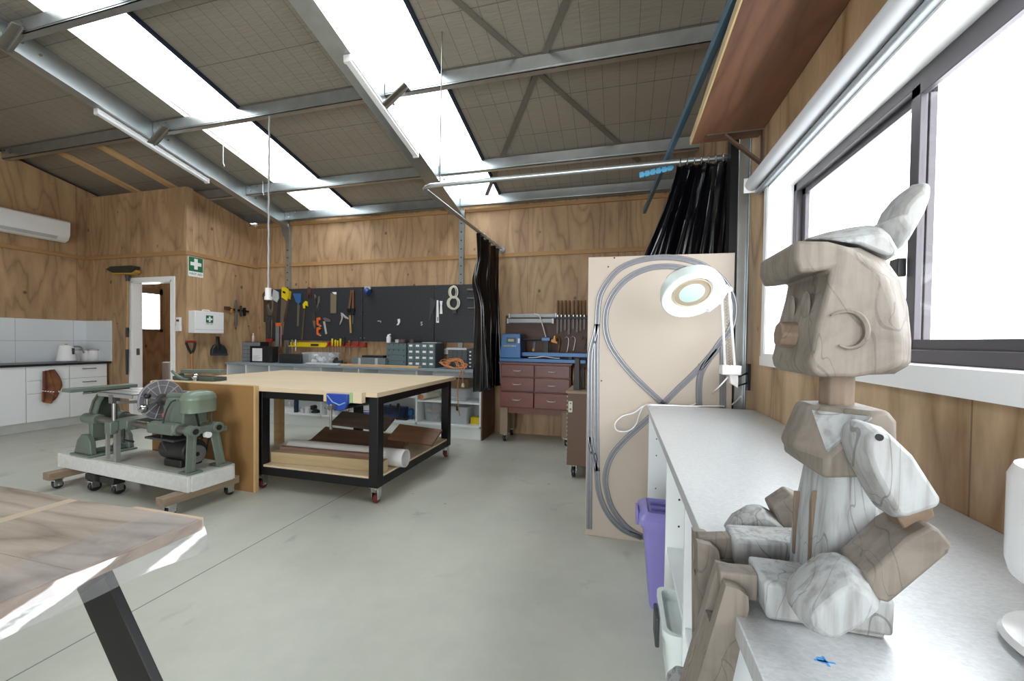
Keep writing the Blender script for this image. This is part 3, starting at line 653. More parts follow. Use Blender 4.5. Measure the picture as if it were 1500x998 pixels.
ey = U(1180, 447, 'x', xf-.001); q = MB().sphere(ey, .02, 16, (.12, .75, 1)); q.build('eye', GW, head, smooth=True)
ey2 = Vector((ey.x, 1.34-ey.y, ey.z)); q = MB().sphere(ey2, .02, 16, (.12, .75, 1)); q.build('eye', GW, head, smooth=True)
nz = U(1165, 490, 'x', xf)
q = MB().cyl((xf+.02, .67, nz.z-.003), (xf-.026, .67, nz.z), .021, .019, 8); q.build('nose_peg', BRW, head, bevel=.003)
# rounded crown piece and upright peg
q = MB()
crown = [(1172, 352), (1205, 342), (1240, 335), (1272, 331), (1288, 345), (1305, 376), (1285, 388), (1246, 372), (1212, 358)]
mid = pl(crown, .67); c0 = (sum(p[0] for p in mid)/9, min(p[1] for p in mid))
def toward(p, f): return (c0[0]+(p[0]-c0[0])*f, c0[1]+(p[1]-c0[1])*f)
loft(q, [[(x, yy, z) for x, z in (toward(p, f) for p in mid)] for yy, f in ((.615, .55), (.635, .8), (.66, .98), (.68, .98), (.705, .8), (.725, .55))]); q.build('crown', WW, t, bevel=.006, seg=2)
q = MB(); horn = [(1273, 333), (1290, 328), (1300, 306), (1318, 284), (1336, 271), (1347, 269), (1353, 275), (1352, 293), (1344, 316), (1330, 341), (1318, 362), (1305, 375), (1290, 358)]
hp = pl(horn, .67); cx = sum(p[0] for p in hp)/len(hp); czz = sum(p[1] for p in hp)/len(hp)
loft(q, [[(cx+(x-cx)*f, yy, czz+(z-czz)*f) for x, z in hp] for yy, f in ((.64, .5), (.653, .88), (.67, 1), (.687, .88), (.70, .5))]); q.build('upright_peg', WW, t, bevel=.004)
# neck and trunk
n0 = U(1225, 575, 'y', .675)
MB().cyl((n0.x, .675, n0.z-.03), (n0.x, .675, n0.z+.06), .0215, n=8).build('neck', BRW, t, bevel=.002)
chest = [(1236, 603), (1302, 601), (1316, 618), (1317, 700), (1206, 702), (1207, 668)]
cp = pl(chest, .61); q = MB()
loft(q, [[(x+(.034 if i == 0 else .004 if i == 5 else 0), .61, z) for i, (x, z) in enumerate(cp)], [(x-(.02 if i in (0, 5) else 0), .66, z) for i, (x, z) in enumerate(cp)], [(x-(.02 if i in (0, 5) else 0), .70, z) for i, (x, z) in enumerate(cp)], [(x, .745, z-(.012 if i in (0, 1) else 0)) for i, (x, z) in enumerate(cp)]])
ch = q.build('chest', GW, t, bevel=.007, seg=2)
fa, fb, fc_ = Vector((cp[0][0]+.030, .6095, cp[0][1]-.006)), Vector((cp[0][0]-.016, .656, cp[0][1]-.008)), Vector((cp[5][0]+.004, .612, cp[5][1]+.006)); nf = (fb-fa).cross(fc_-fa).normalized(); nf = nf if nf.x < 0 else -nf
MB().add([fa+nf*.003, fb+nf*.003, fc_+nf*.003, fa-nf*.004, fb-nf*.004, fc_-nf*.004], [(0, 1, 2), (5, 4, 3), (0, 3, 4, 1), (1, 4, 5, 2), (2, 5, 3, 0)]).build('chest_facet', WW, ch)
wb_ = pl([(1212, 850), (1302, 862)], .625); wt_ = pl([(1222, 698), (1300, 698)], .625)
q = MB(); zb, zt_ = .902, wt_[0][1]+.01
def ringz(z, x0, x1, y0, y1, r): return [(x, y, z) for x, y in rrect(x0, x1, y0, y1, r, 4)]
loft(q, [ringz(zb, wb_[0][0]-.004, wb_[1][0], .622, .755, .012), ringz((zb+zt_)/2, wb_[0][0], wb_[1][0]+.002, .625, .75, .014), ringz(zt_, wt_[0][0]+.004, wt_[1][0]-.006, .635, .735, .02)])
waist = q.build('waist', WW, t, smooth=True)
xw = wb_[0][0]-.001
MB().prism([(.667, .93), (.674, .92), (.682, .935), (.680, 1.05), (.672, 1.07)], 'x', xw-.001, xw+.012).build('carved_slot', BRW, waist, bevel=.002)
MB().prism([(.722, .95), (.728, .95), (.727, 1.05), (.723, 1.05)], 'x', xw-.004, xw+.012).build('carved_slot', BRW, waist, bevel=.002)
# legs: thigh block, knee tongue, forked shin hanging over the edge, foot
def leg(y0, y1, thigh_px, yp, knee_px, shin_px, foot):
    tp = pl(thigh_px, yp); tp = [(x, max(z, .902)) for x, z in tp]
    th = MB().prism(tp, 'y', y0, y1).build('thigh', WW, t, bevel=.006)
    kp = pl(knee_px, yp); ym = (y0+y1)/2; w_ = (y1-y0)
    MB().prism(kp, 'y', ym-w_*.2, ym+w_*.2).build('knee_joint', GW, t, bevel=.003)
    sp = pl(shin_px, yp); q = MB()
    q.prism(sp, 'y', y0+.002, ym-w_*.22).prism(sp, 'y', ym+w_*.22, y1-.002)
    lo = [sp[i] for i in range(len(sp))]; cut = sorted(lo, key=lambda p: -p[1]); zc = cut[0][1]-.07
    def atz(z):
        xs = []
        for i in range(len(sp)):
            (xa, za), (xb, zb_) = sp[i], sp[(i+1) % len(sp)]
            if (za-z)*(zb_-z) < 0: xs.append(xa+(xb-xa)*(z-za)/(zb_-za))
        return min(xs), max(xs)
    x0, x1 = atz(zc); zmin = min(p[1] for p in sp); xb0, xb1 = atz(zmin+.0005)
    q.prism([(x0+.001, zc), (x1-.001, zc), (xb1-.001, zmin+.001), (xb0+.001, zmin+.001)], 'y', ym-w_*.22, ym+w_*.22)
    sh = q.build('shin', GW, t, bevel=.003)
    if foot:
        fx = (xb0+xb1)/2; MB().prism([(fx-(.09 if y0 < .7 else .05), zmin-.03), (fx+.025, zmin-.03), (fx+.025, zmin+.01), (fx-.03, zmin+.012), (fx-(.085 if y0 < .7 else .045), zmin-.005)], 'y', y0, y1).build('foot', WW, t, bevel=.006)
shN = [(1062, 858), (1080, 864), (1097, 876), (1098, 894), (1042, 1120), (992, 1112), (1064, 861)]
shN = [(1064, 860), (1083, 865), (1097, 876), (1098, 894), (1034, 1175), (972, 1170)]
leg(.617, .692, [(1118, 853), (1314, 880), (1311, 936), (1123, 913)], .617, [(1060, 851), (1120, 857), (1118, 897), (1085, 893), (1064, 880)], shN, True)
shF = [(1022, 796), (1042, 800), (1054, 810), (1057, 845), (1046, 1030), (1023, 1030)]
leg(.745, .81, [(1075, 791), (1230, 800), (1230, 850), (1078, 840)], .745, [(1026, 796), (1080, 795), (1080, 830), (1040, 828), (1028, 812)], shF, True)
# arms
def bulge(px, yp, y0, y1, nm, m_, f=.82, bev=.004):
    pp = pl(px, yp); pp = [(x, max(z, .903)) for x, z in pp]; cx = sum(p[0] for p in pp)/len(pp); cz = sum(p[1] for p in pp)/len(pp)
    q = MB(); d = y1-y0
    loft(q, [[(cx+(x-cx)*g, yy, cz+(z-cz)*g) for x, z in pp] for yy, g in ((y0, f), (y0+d*.3, 1), (y0+d*.7, 1), (y1, f))]); return q.build(nm, m_, t, bevel=bev)
ua = [(1259, 636), (1263, 626), (1274, 621), (1298, 628), (1333, 661), (1378, 731), (1380, 741), (1372, 747), (1322, 764), (1308, 760), (1270, 690), (1258, 655)]
bulge(ua, .555, .545, .608, 'upper_arm', WW, .84)
sp_ = U(1288, 641, 'y', .545); MB().cyl((sp_.x, .544, sp_.z), (sp_.x, .55, sp_.z), .004, n=10).build('pivot_hole', BLACK, t)
slab([(1320, 762), (1374, 744), (1377, 762), (1345, 784), (1330, 779)], .562, .592, .555).build('elbow_joint', BRW, t, bevel=.002)
slab([(1364, 771), (1377, 775), (1397, 799), (1391, 812), (1303, 886), (1278, 878), (1270, 846), (1330, 790)], .545, .608, .545).build('forearm', GW, t, bevel=.006)
bulge([(1173, 902), (1178, 888), (1200, 868), (1228, 846), (1250, 836), (1282, 850), (1304, 884), (1262, 918), (1225, 939), (1208, 941), (1192, 933), (1177, 918)], .545, .535, .612, 'hand', WW, .72)
bulge([(1064, 780), (1075, 764), (1101, 749), (1119, 747), (1136, 757), (1165, 782), (1160, 796), (1090, 796)], .84, .825, .885, 'hand', WW, .8)
slab([(1129, 741), (1158, 722), (1190, 735), (1160, 790), (1140, 765)], .83, .88, .84).build('forearm', GW, t, bevel=.004)
def _xf(s, M):
    s.v = [M @ p for p in s.v]; return s
MB.xf = _xf
def caster(t, x, y, r=.045, top=.13, wheel='black', ang=0, nm='caster', M=None):
    """swivel caster: one child of the thing, its wheel a sub-part"""
    q = MB().box(x-.035, x+.035, y-.035, y+.035, top-.008, top).box(x-.028, x-.022, y-.02, y+.03, r*.8, top-.008).box(x+.022, x+.028, y-.02, y+.03, r*.8, top-.008).cyl((x-.03, y+.01, r), (x+.03, y+.01, r), .008, n=8).cyl((x, y, top-.02), (x, y, top-.008), .025)
    wq = MB().cyl((x-.016, y+.01, r), (x+.016, y+.01, r), r, n=20)
    if M is not None: q.xf(M); wq.xf(M)
    c = q.build(nm, CHROME, t, bevel=.001)
    wq.build('wheel', {'black': BLACK, 'red': mat('red_wheel', '#6e2320', .4)}[wheel], c, bevel=.006)
# ------------------------------------------------------------------ main workbench on castors
BTOP = wood('bench_ply', '#cdb28c', '#e2cfb2', 'x', .5, .8, 6, False, 0, .35)
t = thing('workbench', 'large workbench with pale plywood top on a black steel frame with castors', 'workbench', (-2.4, 3.4, 0))
X0, X1, Y0, Y1 = -4.12, -1.77, 2.665, 4.18
q = MB().prism([(X0, Y0), (X1, Y0), (X1, Y1), (X0, Y1)], 'z', .838, .874); q.build('top', BTOP, t, bevel=.002)
MB().box(X0-.03, X0+.16, Y0+.01, Y0+.09, .805, .838).build('packing_block', BTOP, t)
FX0, FX1, FY0, FY1 = -2.97, -1.785, 2.70, 4.08; L_ = .08
for x in (FX0, FX1-L_):
    for y in (FY0, FY1-L_): MB().box(x, x+L_, y, y+L_, .13, .838).build('leg', BSTEEL, t, bevel=.004)
q = MB()
for z0, z1 in ((.13, .195), (.775, .838)):
    q.box(FX0+L_, FX1-L_, FY0+.005, FY0+.055, z0, z1).box(FX0+L_, FX1-L_, FY1-.055, FY1-.005, z0, z1).box(FX0+.005, FX0+.055, FY0+L_, FY1-L_, z0, z1).box(FX1-.055, FX1-.005, FY0+L_, FY1-L_, z0, z1)
q.build('rail', BSTEEL, t)
MB().box(FX0+.01, FX1-.01, FY0+.012, FY1-.01, .196, .212).build('lower_shelf', BTOP, t)
for x in (FX0+.04, FX1-.04):
    for y in (FY0+.04, FY1-.04): caster(t, x, y, .036, .129, 'red')
for y in (2.75, 3.95): MB().box(-4.05, -3.97, y, y+.08, 0, .838).build('leg', PINE, t)
t = thing('vice', 'blue bench vice with timber jaw and steel screw handle on the workbench front', 'vice', (-2.05, 2.6, .79))
q = MB().box(-2.21, -1.87, 2.615, 2.664, .795, .876); q.build('timber_jaw', BTOP, t, bevel=.002)
MB().box(-1.968, -1.945, 2.612, 2.616, .797, .876).build('green_tape', mat('green_tape', '#9cc884', .5), t)
q = MB().prism([(-2.16, .862), (-1.975, .862), (-1.975, .80), (-1.995, .755), (-2.04, .735), (-2.09, .735), (-2.135, .76), (-2.16, .80)], 'y', 2.585, 2.616); q.build('face_plate', mat('blue_vice', '#2546a0', .4, 0, .06), t, bevel=.005)
q = MB().tube([(-2.15, 2.584, .85), (-2.10, 2.583, .80), (-2.04, 2.583, .78), (-1.99, 2.584, .80)], .005, 6); q.build('casting_rib', mat('pale_blue_rib', '#8ba4cf', .4), t)
q = MB().cyl((-2.085, 2.53, .765), (-2.085, 2.60, .765), .02).cyl((-2.083, 2.545, .775), (-2.083, 2.545, .61), .0085).sphere((-2.083, 2.545, .61), .013, 10).sphere((-2.083, 2.545, .778), .013, 10); q.build('screw_handle', STEEL, t, smooth=True)
q = MB().cyl((-2.02, 2.62, .76), (-2.02, 3.05, .76), .018).cyl((-1.95, 2.665, .765), (-1.85, 2.80, .785), .008); q.build('guide_bar', BSTEEL, t)
# timber, boards and a pipe stored on the lower shelf
def plank(px0, px1, m_, label, nm='timber_plank', grp='timber stored under the workbench', bev=.002):
    o_ = px0.build(nm, m_, bevel=bev); tag(o_, label, px1, grp); return o_
TIM = wood('treated_pine', '#a08a62', '#c7b08a', 'x', .6, 1.6, 6)
plank(MB().beam((-2.88, 2.815, .258), (-1.82, 2.865, .258), .075, .09), 'timber', TIM, 'pale yellow pine beam at the front of the lower bench shelf', 'timber_beam')
plank(MB().beam((-2.86, 2.872, .318), (-1.95, 2.90, .318), .04, .03), 'timber', wood('grey_red_timber', '#6b4f44', '#957567', 'x', .6, 2, 6), 'reddish grey batten lying between the pine beam and the white pipe', 'timber_batten')
pa, pb = Vector((-2.86, 2.985, .288)), Vector((-1.715, 3.0, .288))
q = MB(); d_ = (pb-pa).normalized(); k_ = [(0, .056), (1, .056), (1, .048), (0, .048)]
n_ = 28; xx = Vector((0, 0, 1)); yy = d_.cross(xx)
loft(q, [[pa+(pb-pa)*f+(xx*math.cos(2*math.pi*i/n_)+yy*math.sin(2*math.pi*i/n_))*r for i in range(n_)] for f, r in ((0, .065), (0, .074), (1, .074), (1, .065), (.001, .065))], False, True)
o_ = q.build('drain_pipe', mat('white_pipe', '#d5d5d3', .4, 0, .03), smooth=True); tag(o_, 'thick white plastic pipe lying on the lower bench shelf', 'pipe')
q = MB()
for i in range(34):
    c = pa.lerp(pb, .12+.55*i/34); q.ob(c-yy*.0735*.97*(1 if yy.y > 0 else -1)+Vector((0, 0, .018)), (.012 if i % 5 else .004, .0015, .007))
q.build('printed_line', mat('pipe_print', '#3c3c40', .6), o_)
plank(MB().beam((-2.86, 3.14, .275), (-1.95, 3.14, .262), .13, .05, (0, -.2, 1)), 'timber', wood('old_brown_timber', '#4a382b', '#76604c', 'x', .7, 2, 6), 'old brown timber board lying just behind the white pipe', 'timber_board')
plank(MB().beam((-2.86, 3.30, .335), (-1.9, 3.32, .30), .26, .02, (0, -.42, 1)), 'board', DWOOD, 'wide dark brown board tilted on the lower bench shelf', 'timber_board')
plank(MB().beam((-2.80, 3.50, .47), (-2.2, 3.54, .435), .22, .02, (0, -.45, 1)), 'board', wood('dark_grey_board', '#3a302a', '#574a40', 'x', .7, 2, 6), 'dark board leaning at the rear of the pile on the lower bench shelf', 'timber_board')
plank(MB().beam((-2.1, 3.44, .39), (-1.65, 3.46, .36), .24, .02, (0, -.42, 1)), 'board', wood('mid_brown_board', '#54392a', '#7d5b44', 'x', .6, 2, 6), 'mid brown board end overlapping the wide dark board, jutting past the bench leg', 'timber_board')
o_ = MB().box(-4.05, -2.905, 2.635, 2.664, 0, .88).build('mdf_sheet', mat('brown_mdf', '#9c7648', .55, 0, .1, 3), bevel=.002); tag(o_, 'tan MDF sheet standing on edge against the front of the workbench', 'board')
PALE = mat('pale_edge_strip', '#c9a878', .6); MB().box(-2.905, -2.885, 2.632, 2.664, 0, .882).box(-4.05, -2.905, 2.632, 2.664, .8805, .886).build('edge_strip', PALE, o_)
# small green machine on the left of the bench
CG = mat('machine_green', '#6b776c', .45, .1, .1, 12); CGD = mat('machine_green_dark', '#4d574e', .5, .1, .1, 12)
def gp(x, y, yy=2.88): return U(x, y, 'y', yy)
t = thing('bench_planer', 'small green cast iron machine with chrome knob on the far left corner of the workbench', 'machine', (-3.8, 2.88, .874))
g0, g1 = gp(260, 546).x, gp(323, 546).x
gz = .875
q = MB().box(g0+.02, g1-.02, 2.82, 2.96, gz, gz+.035); q.build('base', CGD, t, bevel=.004)
q = MB().beam((g0+.04, 2.91, gz+.075), (g1, 2.91, gz+.09), .07, .035); q.build('fence', CG, t, bevel=.006)
q = MB().tube(catmull([(g0+.02, 2.82, gz+.08), (g0+.08, 2.80, gz+.06), (g0+.17, 2.80, gz+.02), (g0+.25, 2.80, gz+.012)], 5), .012).cyl((g0, 2.88, gz+.03), (g0+.05, 2.88, gz+.03), .03); q.build('lever', CG, t, smooth=True)
q = MB().sphere((g0+.32, 2.81, gz+.04), .03, 14).cyl((g0+.32, 2.81, gz), (g0+.32, 2.81, gz+.04), .018); q.build('knob', CHROME, t, smooth=True)
# ------------------------------------------------------------------ painted platform dolly carrying the old green machine
E1 = Vector((1.66, -.13, 0)).normalized(); E2 = Vector((-E1.y, E1.x, 0)); P0 = Vector((-4.66, 2.32, 0))
LM = Matrix.Translation(P0) @ Matrix((E1, E2, Vector((0, 0, 1)))).transposed().to_4x4(); LI = LM.inverted()
def Lray(x, y, n, c):
    """point where the sight line meets a plane of the platform's own frame"""
    d = ray(x, y); o_ = LI @ EYE; dd = LI.to_3x3() @ d; i = 'sdz'.index(n); return o_+dd*((c-o_[i])/dd[i])
PAL = mat('chipped_white_paint', '#d9dad8', .6, 0, .1, 30); DECK = mat('worn_deck_paint', '#b9bdb2', .6, 0, .14, 10)
OLDT = wood('old_grey_timber', '#776554', '#a28f78', 'y', .7, 2, 6)
t = thing('platform_dolly', 'white painted wooden platform on timber bearers with castors, under the green machine', 'dolly', tuple(LM @ Vector((.83, .19, 0))))
q = MB().box(0, 1.665, 0, .335, .245, .27).xf(LM); q.build('deck', DECK, t, bevel=.003)
q = MB().box(0, 1.665, -.012, .012, .15, .262).box(0, 1.665, .315, .337, .15, .262).box(-.012, .012, .012, .315, .15, .262).box(1.653, 1.677, .012, .315, .15, .262).xf(LM); q.build('skirt', PAL, t, bevel=.003)
for s0 in (.10, 1.54):
    q = MB().box(s0, s0+.09, -.14, .40, .088, .148).xf(LM); q.build('bearer', OLDT, t, bevel=.004)
    q = MB().box(s0-.01, s0+.03, .01, .05, .14, .2).box(s0+.06, s0+.1, .28, .32, .14, .2).xf(LM); q.build('block', PAL, t)
    for d_ in (-.08, .34): caster(t, s0+.045, d_, .033, .088, 'black', M=LM)
t2 = thing('small_dolly', 'small black flat dolly on rubber wheels parked beneath the white platform', 'dolly', tuple(LM @ Vector((.52, .1, 0))))
q = MB().box(.42, .80, -.02, .06, .095, .145).box(.55, .63, -.02, .35, .095, .145).xf(LM); q.build('frame', BLACK, t2, bevel=.004)
for s_, d_ in ((.49, .0), (.75, .03), (.6, .3)): caster(t2, s_, d_, .042, .095, 'black', M=LM)
t = thing('combination_machine', 'old green cast iron lathe and disc sander with motor standing on the white platform', 'machine', tuple(LM @ Vector((.9, .19, .27))))
def g(q, nm, m_=None, **k): q.xf(LM); return q.build(nm, m_ or CG, t, **k)
# left stand: foot, arch, tube bosses
g(MB().box(.17, .47, -.01, .315, .27, .287).prism([(.19, .287), (.44, .287), (.42, .40), (.37, .45), (.30, .45), (.24, .40)], 'y', .01, .05).prism([(.19, .287), (.44, .287), (.42, .40), (.37, .45), (.30, .45), (.24, .40)], 'y', .265, .305).box(.3, .4, .05, .265, .287, .31), 'foot', bevel=.006)
outer = [(.075, .42), (.07, .56), (.075, .64), (.095, .72), (.125, .775), (.155, .80), (.185, .775), (.215, .72), (.235, .64), (.24, .56), (.235, .42)]
g(MB().prism(outer, 'x', .29, .325), 'arch', CGD, bevel=.004)
rim = [(.30, d_, z) for d_, z in outer]
q = MB(); cen = Vector((.155, .60)); inn = [(cen.x+(d_-cen.x)*.86, cen.y+(z-cen.y)*.88) for d_, z in outer]
n = len(outer)
for i in range(n-1):
    q.add([(x, *p_) for x in (.27, .375) for p_ in (outer[i], outer[i+1], inn[i+1], inn[i])], [(0, 1, 2, 3), (7, 6, 5, 4), (0, 4, 5, 1), (1, 5, 6, 2), (2, 6, 7, 3), (3, 7, 4, 0)])
g(q, 'arch_rim')
for d_ in (.07, .24): g(MB().cyl((.24, d_, .575), (.44, d_, .575), .042, n=20), 'tube_boss', smooth=True)
g(MB().prism([(.04, .40), (.28, .40), (.28, .56), (.04, .56)], 'x', .35, .39).box(.24, .39, .04, .28, .39, .42), 'apron', bevel=.005)
for d_ in (.07, .24): g(MB().cyl((.28, d_, .575), (1.60, d_, .575), .027, n=20), 'bed_tube', STEEL, smooth=True)
a, b_ = Lray(96, 567, 's', .32), Lray(196, 564, 's', .32)
g(MB().beam((.32, a.y, .83), (.32, b_.y, .83), .12, .03), 'fence_table', bevel=.004)
g(MB().box(.28, .36, .08, .27, .795, .818).cyl((.32, .02, .81), (.32, .33, .81), .012), 'table_bracket', CGD)
# right end bracket and legs
g(MB().box(1.565, 1.61, .06, .25, .55, .60).cyl((1.55, .07, .575), (1.625, .07, .575), .042, n=20).cyl((1.55, .24, .575), (1.625, .24, .575), .042, n=20).box(1.57, 1.615, .24, .31, .535, .57), 'end_bracket', bevel=.003)
g(MB().cyl((1.6255, .07, .575), (1.627, .07, .575), .022, n=16).cyl((1.6255, .24, .575), (1.627, .24, .575), .022, n=16), 'tube_opening', BLACK)
g(MB().cyl((1.60, .155, .535), (1.64, .155, .535), .022, n=16), 'end_cap', WHITE, smooth=True)
for d0, dd in ((.08, -.03), (.24, .03)):
    g(MB().beam((1.57, d0, .56), (1.60, d0+dd, .285), .075, .022, (0, 1, 0)).beam((1.60, d0-.03, .56), (1.63, d0+dd-.03, .285), .012, .05, (0, 1, 0)).box(1.54, 1.66, d0+dd-.05, d0+dd+.05, .27, .285), 'end_leg', bevel=.003)
# headstock and belt cover
g(MB().prism([(1.20, .62), (1.22, .73), (1.25, .80), (1.46, .80), (1.45, .62), (1.42, .54), (1.14, .54), (1.14, .60)], 'y', .09, .27).box(1.14, 1.44, .02, .29, .535, .615).cyl((1.13, .07, .575), (1.45, .07, .575), .048, n=20).cyl((1.13, .24, .575), (1.45, .24, .575), .048, n=20), 'headstock', bevel=.012, seg=3)
g(MB().box(1.21, 1.26, .086, .091, .655, .68), 'maker_plate', mat('red_plate', '#a8615a', .5))
g(MB().cyl((1.15, .18, .80), (1.46, .18, .80), .032, n=18), 'spindle_housing', smooth=True)
dq = MB(); rings = []
for z, f in ((.70, 1), (.79, 1), (.795, 1.03), (.805, 1.03), (.83, .96), (.85, .80), (.862, .5)):
    rings.append([(1.485+(x-1.485)*f, .18+(y-.18)*f, z) for x, y in rrect(1.40, 1.57, .07, .29, .07, 6)])
loft(dq, rings); g(dq, 'belt_cover', mat('cover_green', '#788778', .35, .05, .06), smooth=True)
g(MB().beam((1.50, .15, .70), (1.585, .14, .50), .008, .02).beam((1.55, .23, .70), (1.60, .20, .50), .008, .02), 'belt', BLACK)
# sanding disc and its arm
DC = Vector((1.03, .18, .765)); DR = .162
g(MB().cyl(DC, DC+Vector((.014, 0, 0)), DR, n=48), 'sanding_disc', mat('disc_grey', '#85848a', .55, .2, .1, 20), bevel=.003)
q = MB()
for i in range(12):
    a_ = i*math.pi/6+.2; u_ = Vector((0, math.cos(a_), math.sin(a_))); q.beam(DC+u_*.05+Vector((.0165, 0, 0)), DC+u_*DR*.97+Vector((.0165, 0, 0)), .005, .005, (1, 0, 0))
for rr in (.73, .97): q.tube([DC+Vector((.0165, math.cos(i*math.pi/20)*DR*rr, math.sin(i*math.pi/20)*DR*rr)) for i in range(40)], .0025, 5, True)
g(q, 'disc_rib', mat('rib_grey', '#b6b5b6', .5))
g(MB().cyl(DC+Vector((.014, 0, 0)), DC+Vector((.13, 0, 0)), .022, n=16).cyl(DC+Vector((.02, 0, 0)), DC+Vector((.05, 0, 0)), .045, n=20).beam((1.07, .06, .77), (1.19, .08, .785), .02, .02).cyl((1.10, .05, .74), (1.10, .05, .80), .01), 'spindle', STEEL, smooth=True)
g(MB().sphere((1.10, .05, .815), .024, 14), 'ball_knob', BLACK, smooth=True)
g(MB().lathe([(.001, -.03), (.028, -.02), (.034, 0), (.026, .02), (.001, .028)], (1.10, .02, .72), (R90, 0, 0), 18), 'hand_wheel', CHROME, smooth=True)
cb = catmull([(1.41, .062, .80), (1.36, .055, .77), (1.30, .05, .66), (1.28, .045, .50), (1.29, .07, .40)], 6); g(MB().tube(cb, .006, 6), 'cable', DGREY, smooth=True)
# motor with pulley
g(MB().cyl((1.16, .17, .395), (1.46, .17, .395), .088, n=28).cyl((1.13, .17, .395), (1.16, .17, .395), .06, n=20).box(1.22, 1.42, .09, .25, .27, .33), 'motor', mat('motor_black', '#2c2b2c', .45, .2, .1), bevel=.01)
g(MB().box(1.12, 1.46, .02, .3, .49, .505), 'motor_plate', DGREY)
g(MB().cyl((1.52, .13, .385), (1.545, .13, .385), .068, n=32).cyl((1.50, .13, .385), (1.52, .13, .385), .05, n=24), 'pulley', mat('pulley_grey', '#908f90', .4, .5), bevel=.004)
g(MB().cyl((1.545, .13, .385), (1.55, .13, .385), .016, n=14), 'pulley_hub', BLACK)
g(MB().tube([(1.535, .13+.07*math.cos(a_), .385+.07*math.sin(a_)) for a_ in (2.6, 3.3, 4, 4.7, 5.4, 6.1)]+[(1.56, .21, .52)], .006, 6), 'belt', BLACK)
# carriage with post, table and crank
g(MB().box(.70, .90, .02, .30, .53, .61).box(.72, .80, -.035, .02, .50, .60).box(.90, .93, .05, .3, .54, .6), 'carriage', bevel=.006)
g(MB().cyl((.74, .02, .60), (.74, .02, .80), .017, n=14).box(.715, .765, -.005, .045, .74, .81).beam((.76, .03, .745), (.98, .12, .755), .018, .022), 'table_post', STEEL)
g(MB().box(.725, .745, -.03, -.01, .30, .53).box(.765, .80, .0, .03, .27, .53), 'guide_post', mat('pale_steel', '#a7a7a3', .4, .5))
g(MB().cyl((.90, .0, .55), (.90, .0, .46), .008).cyl((.90, .0, .46), (1.0, .01, .455), .008).sphere((.90, .0, .455), .014, 10), 'crank', BLACK)
g(MB().box(.56, 1.0, .0, .30, .815, .826).box(.56, 1.0, .0, .012, .79, .826).box(1.08, 1.32, .30, .325, .80, .826), 'saw_table', mat('table_grey', '#a4a6a4', .35, .5, .06), bevel=.002)
g(MB().box(.56, 1.0, .10, .106, .826, .827).box(.56, 1.0, .2, .206, .826, .827), 'table_slot', DGREY)
# ------------------------------------------------------------------ foreground table with clear film
OAK = wood('grey_oak_boards', '#76675a', '#bfb2a3', 'x', .42, 1.6, 9, False, 0, .75)
t = thing('table', 'plank topped table with black slanted legs in the near left corner', 'table', (-1.85, .2, 0))
TX, TY = -1.155, .87
q = MB()
for i in range(6): q.box(-2.7, TX-.001, -.75+i*.27, -.75+i*.27+.269, .732, .76)
q.build('top', OAK, t, bevel=.001)
MB().box(TX-.001, TX+.011, -.75, TY, .73, .758).build('edge_band', wood('ply_edge', '#8a7160', '#ad9683', 'y', .5, 3, 12), t)
MB().box(TX-.27, TX, TY-.0, TY+.012, .73, .759).build('edge_band', wood('pale_edge', '#b99c7c', '#cdb394', 'x', .5, 3, 12), t)
for y in (.795, -.6):
    for s_, xa, xb in ((1, -1.56, -1.04), (-1, -2.29, -2.81)):
        za, zb_ = .732, 0; hw = .079
        MB().prism([(xa-hw, za), (xa+hw, za), (xb+hw, zb_), (xb-hw, zb_)], 'y', y-.011, y+.011).build('leg', BSTEEL, t, bevel=.003)
    MB().box(-2.35, -1.5, y-.03, y+.03, .715, .732).build('leg_bar', BSTEEL, t)
tp0, tp1 = U(0, 766, 'z', .76), U(123, 728, 'z', .76)
MB().box(tp1.x-.02, tp1.x+.02, -.7, TY-.01, .7602, .7606).build('pale_inlay', wood('pale_strip', '#b5a48c', '#c9b8a0', 'y', .4, 3, 8), t)
MB().box(-1.40, -1.37, .50, .515, .7602, .7606).build('paint_fleck', mat('lime_paint', '#c7d66a', .5), t)
FILM = NT('clear_film'); tr = FILM.n('BsdfTransparent'); gl = FILM.n('BsdfGlossy'); ms = FILM.n('MixShader'); gl.inputs['Roughness'].default_value = .1; gl.inputs['Color'].default_value = (.95, .96, 1, 1)
vec, o = FILM.xyz(); nn = FILM.noise(vec, 14, 4); FILM.l(FILM.math('ADD', .09, FILM.math('MULTIPLY', FILM.smooth(nn, .45, .7), .16)), ms.inputs[0])
df = FILM.n('BsdfDiffuse'); df.inputs[0].default_value = (.85, .87, .92, 1); m2 = FILM.n('MixShader'); m2.inputs[0].default_value = .14; FILM.l(tr.outputs[0], m2.inputs[1]); FILM.l(df.outputs[0], m2.inputs[2]); FILM.l(m2.outputs[0], ms.inputs[1]); FILM.l(gl.outputs[0], ms.inputs[2]); FILM.l(ms.outputs[0], FILM.t.nodes['Material Output'].inputs[0])
def film(u, v):
    y = -.75+u*(TY+.752); z = .7615
    if v < .5:
        x = TX-.16+v*2*.185; return (x, y, z+.001*math.sin(y*30+v*9)*(v*2))
    k_ = (v-.5)*2; return (TX+.018+.012*k_+.006*math.sin(y*20+k_*4), y, z-(.072+.010*math.sin(y*9)+.005*math.sin(y*23))*k_)
q = sheet(film, 120, 16); tag(q.build('plastic_film', FILM.m, smooth=True), 'clear plastic film draped over the edge of the near table', 'plastic sheet')
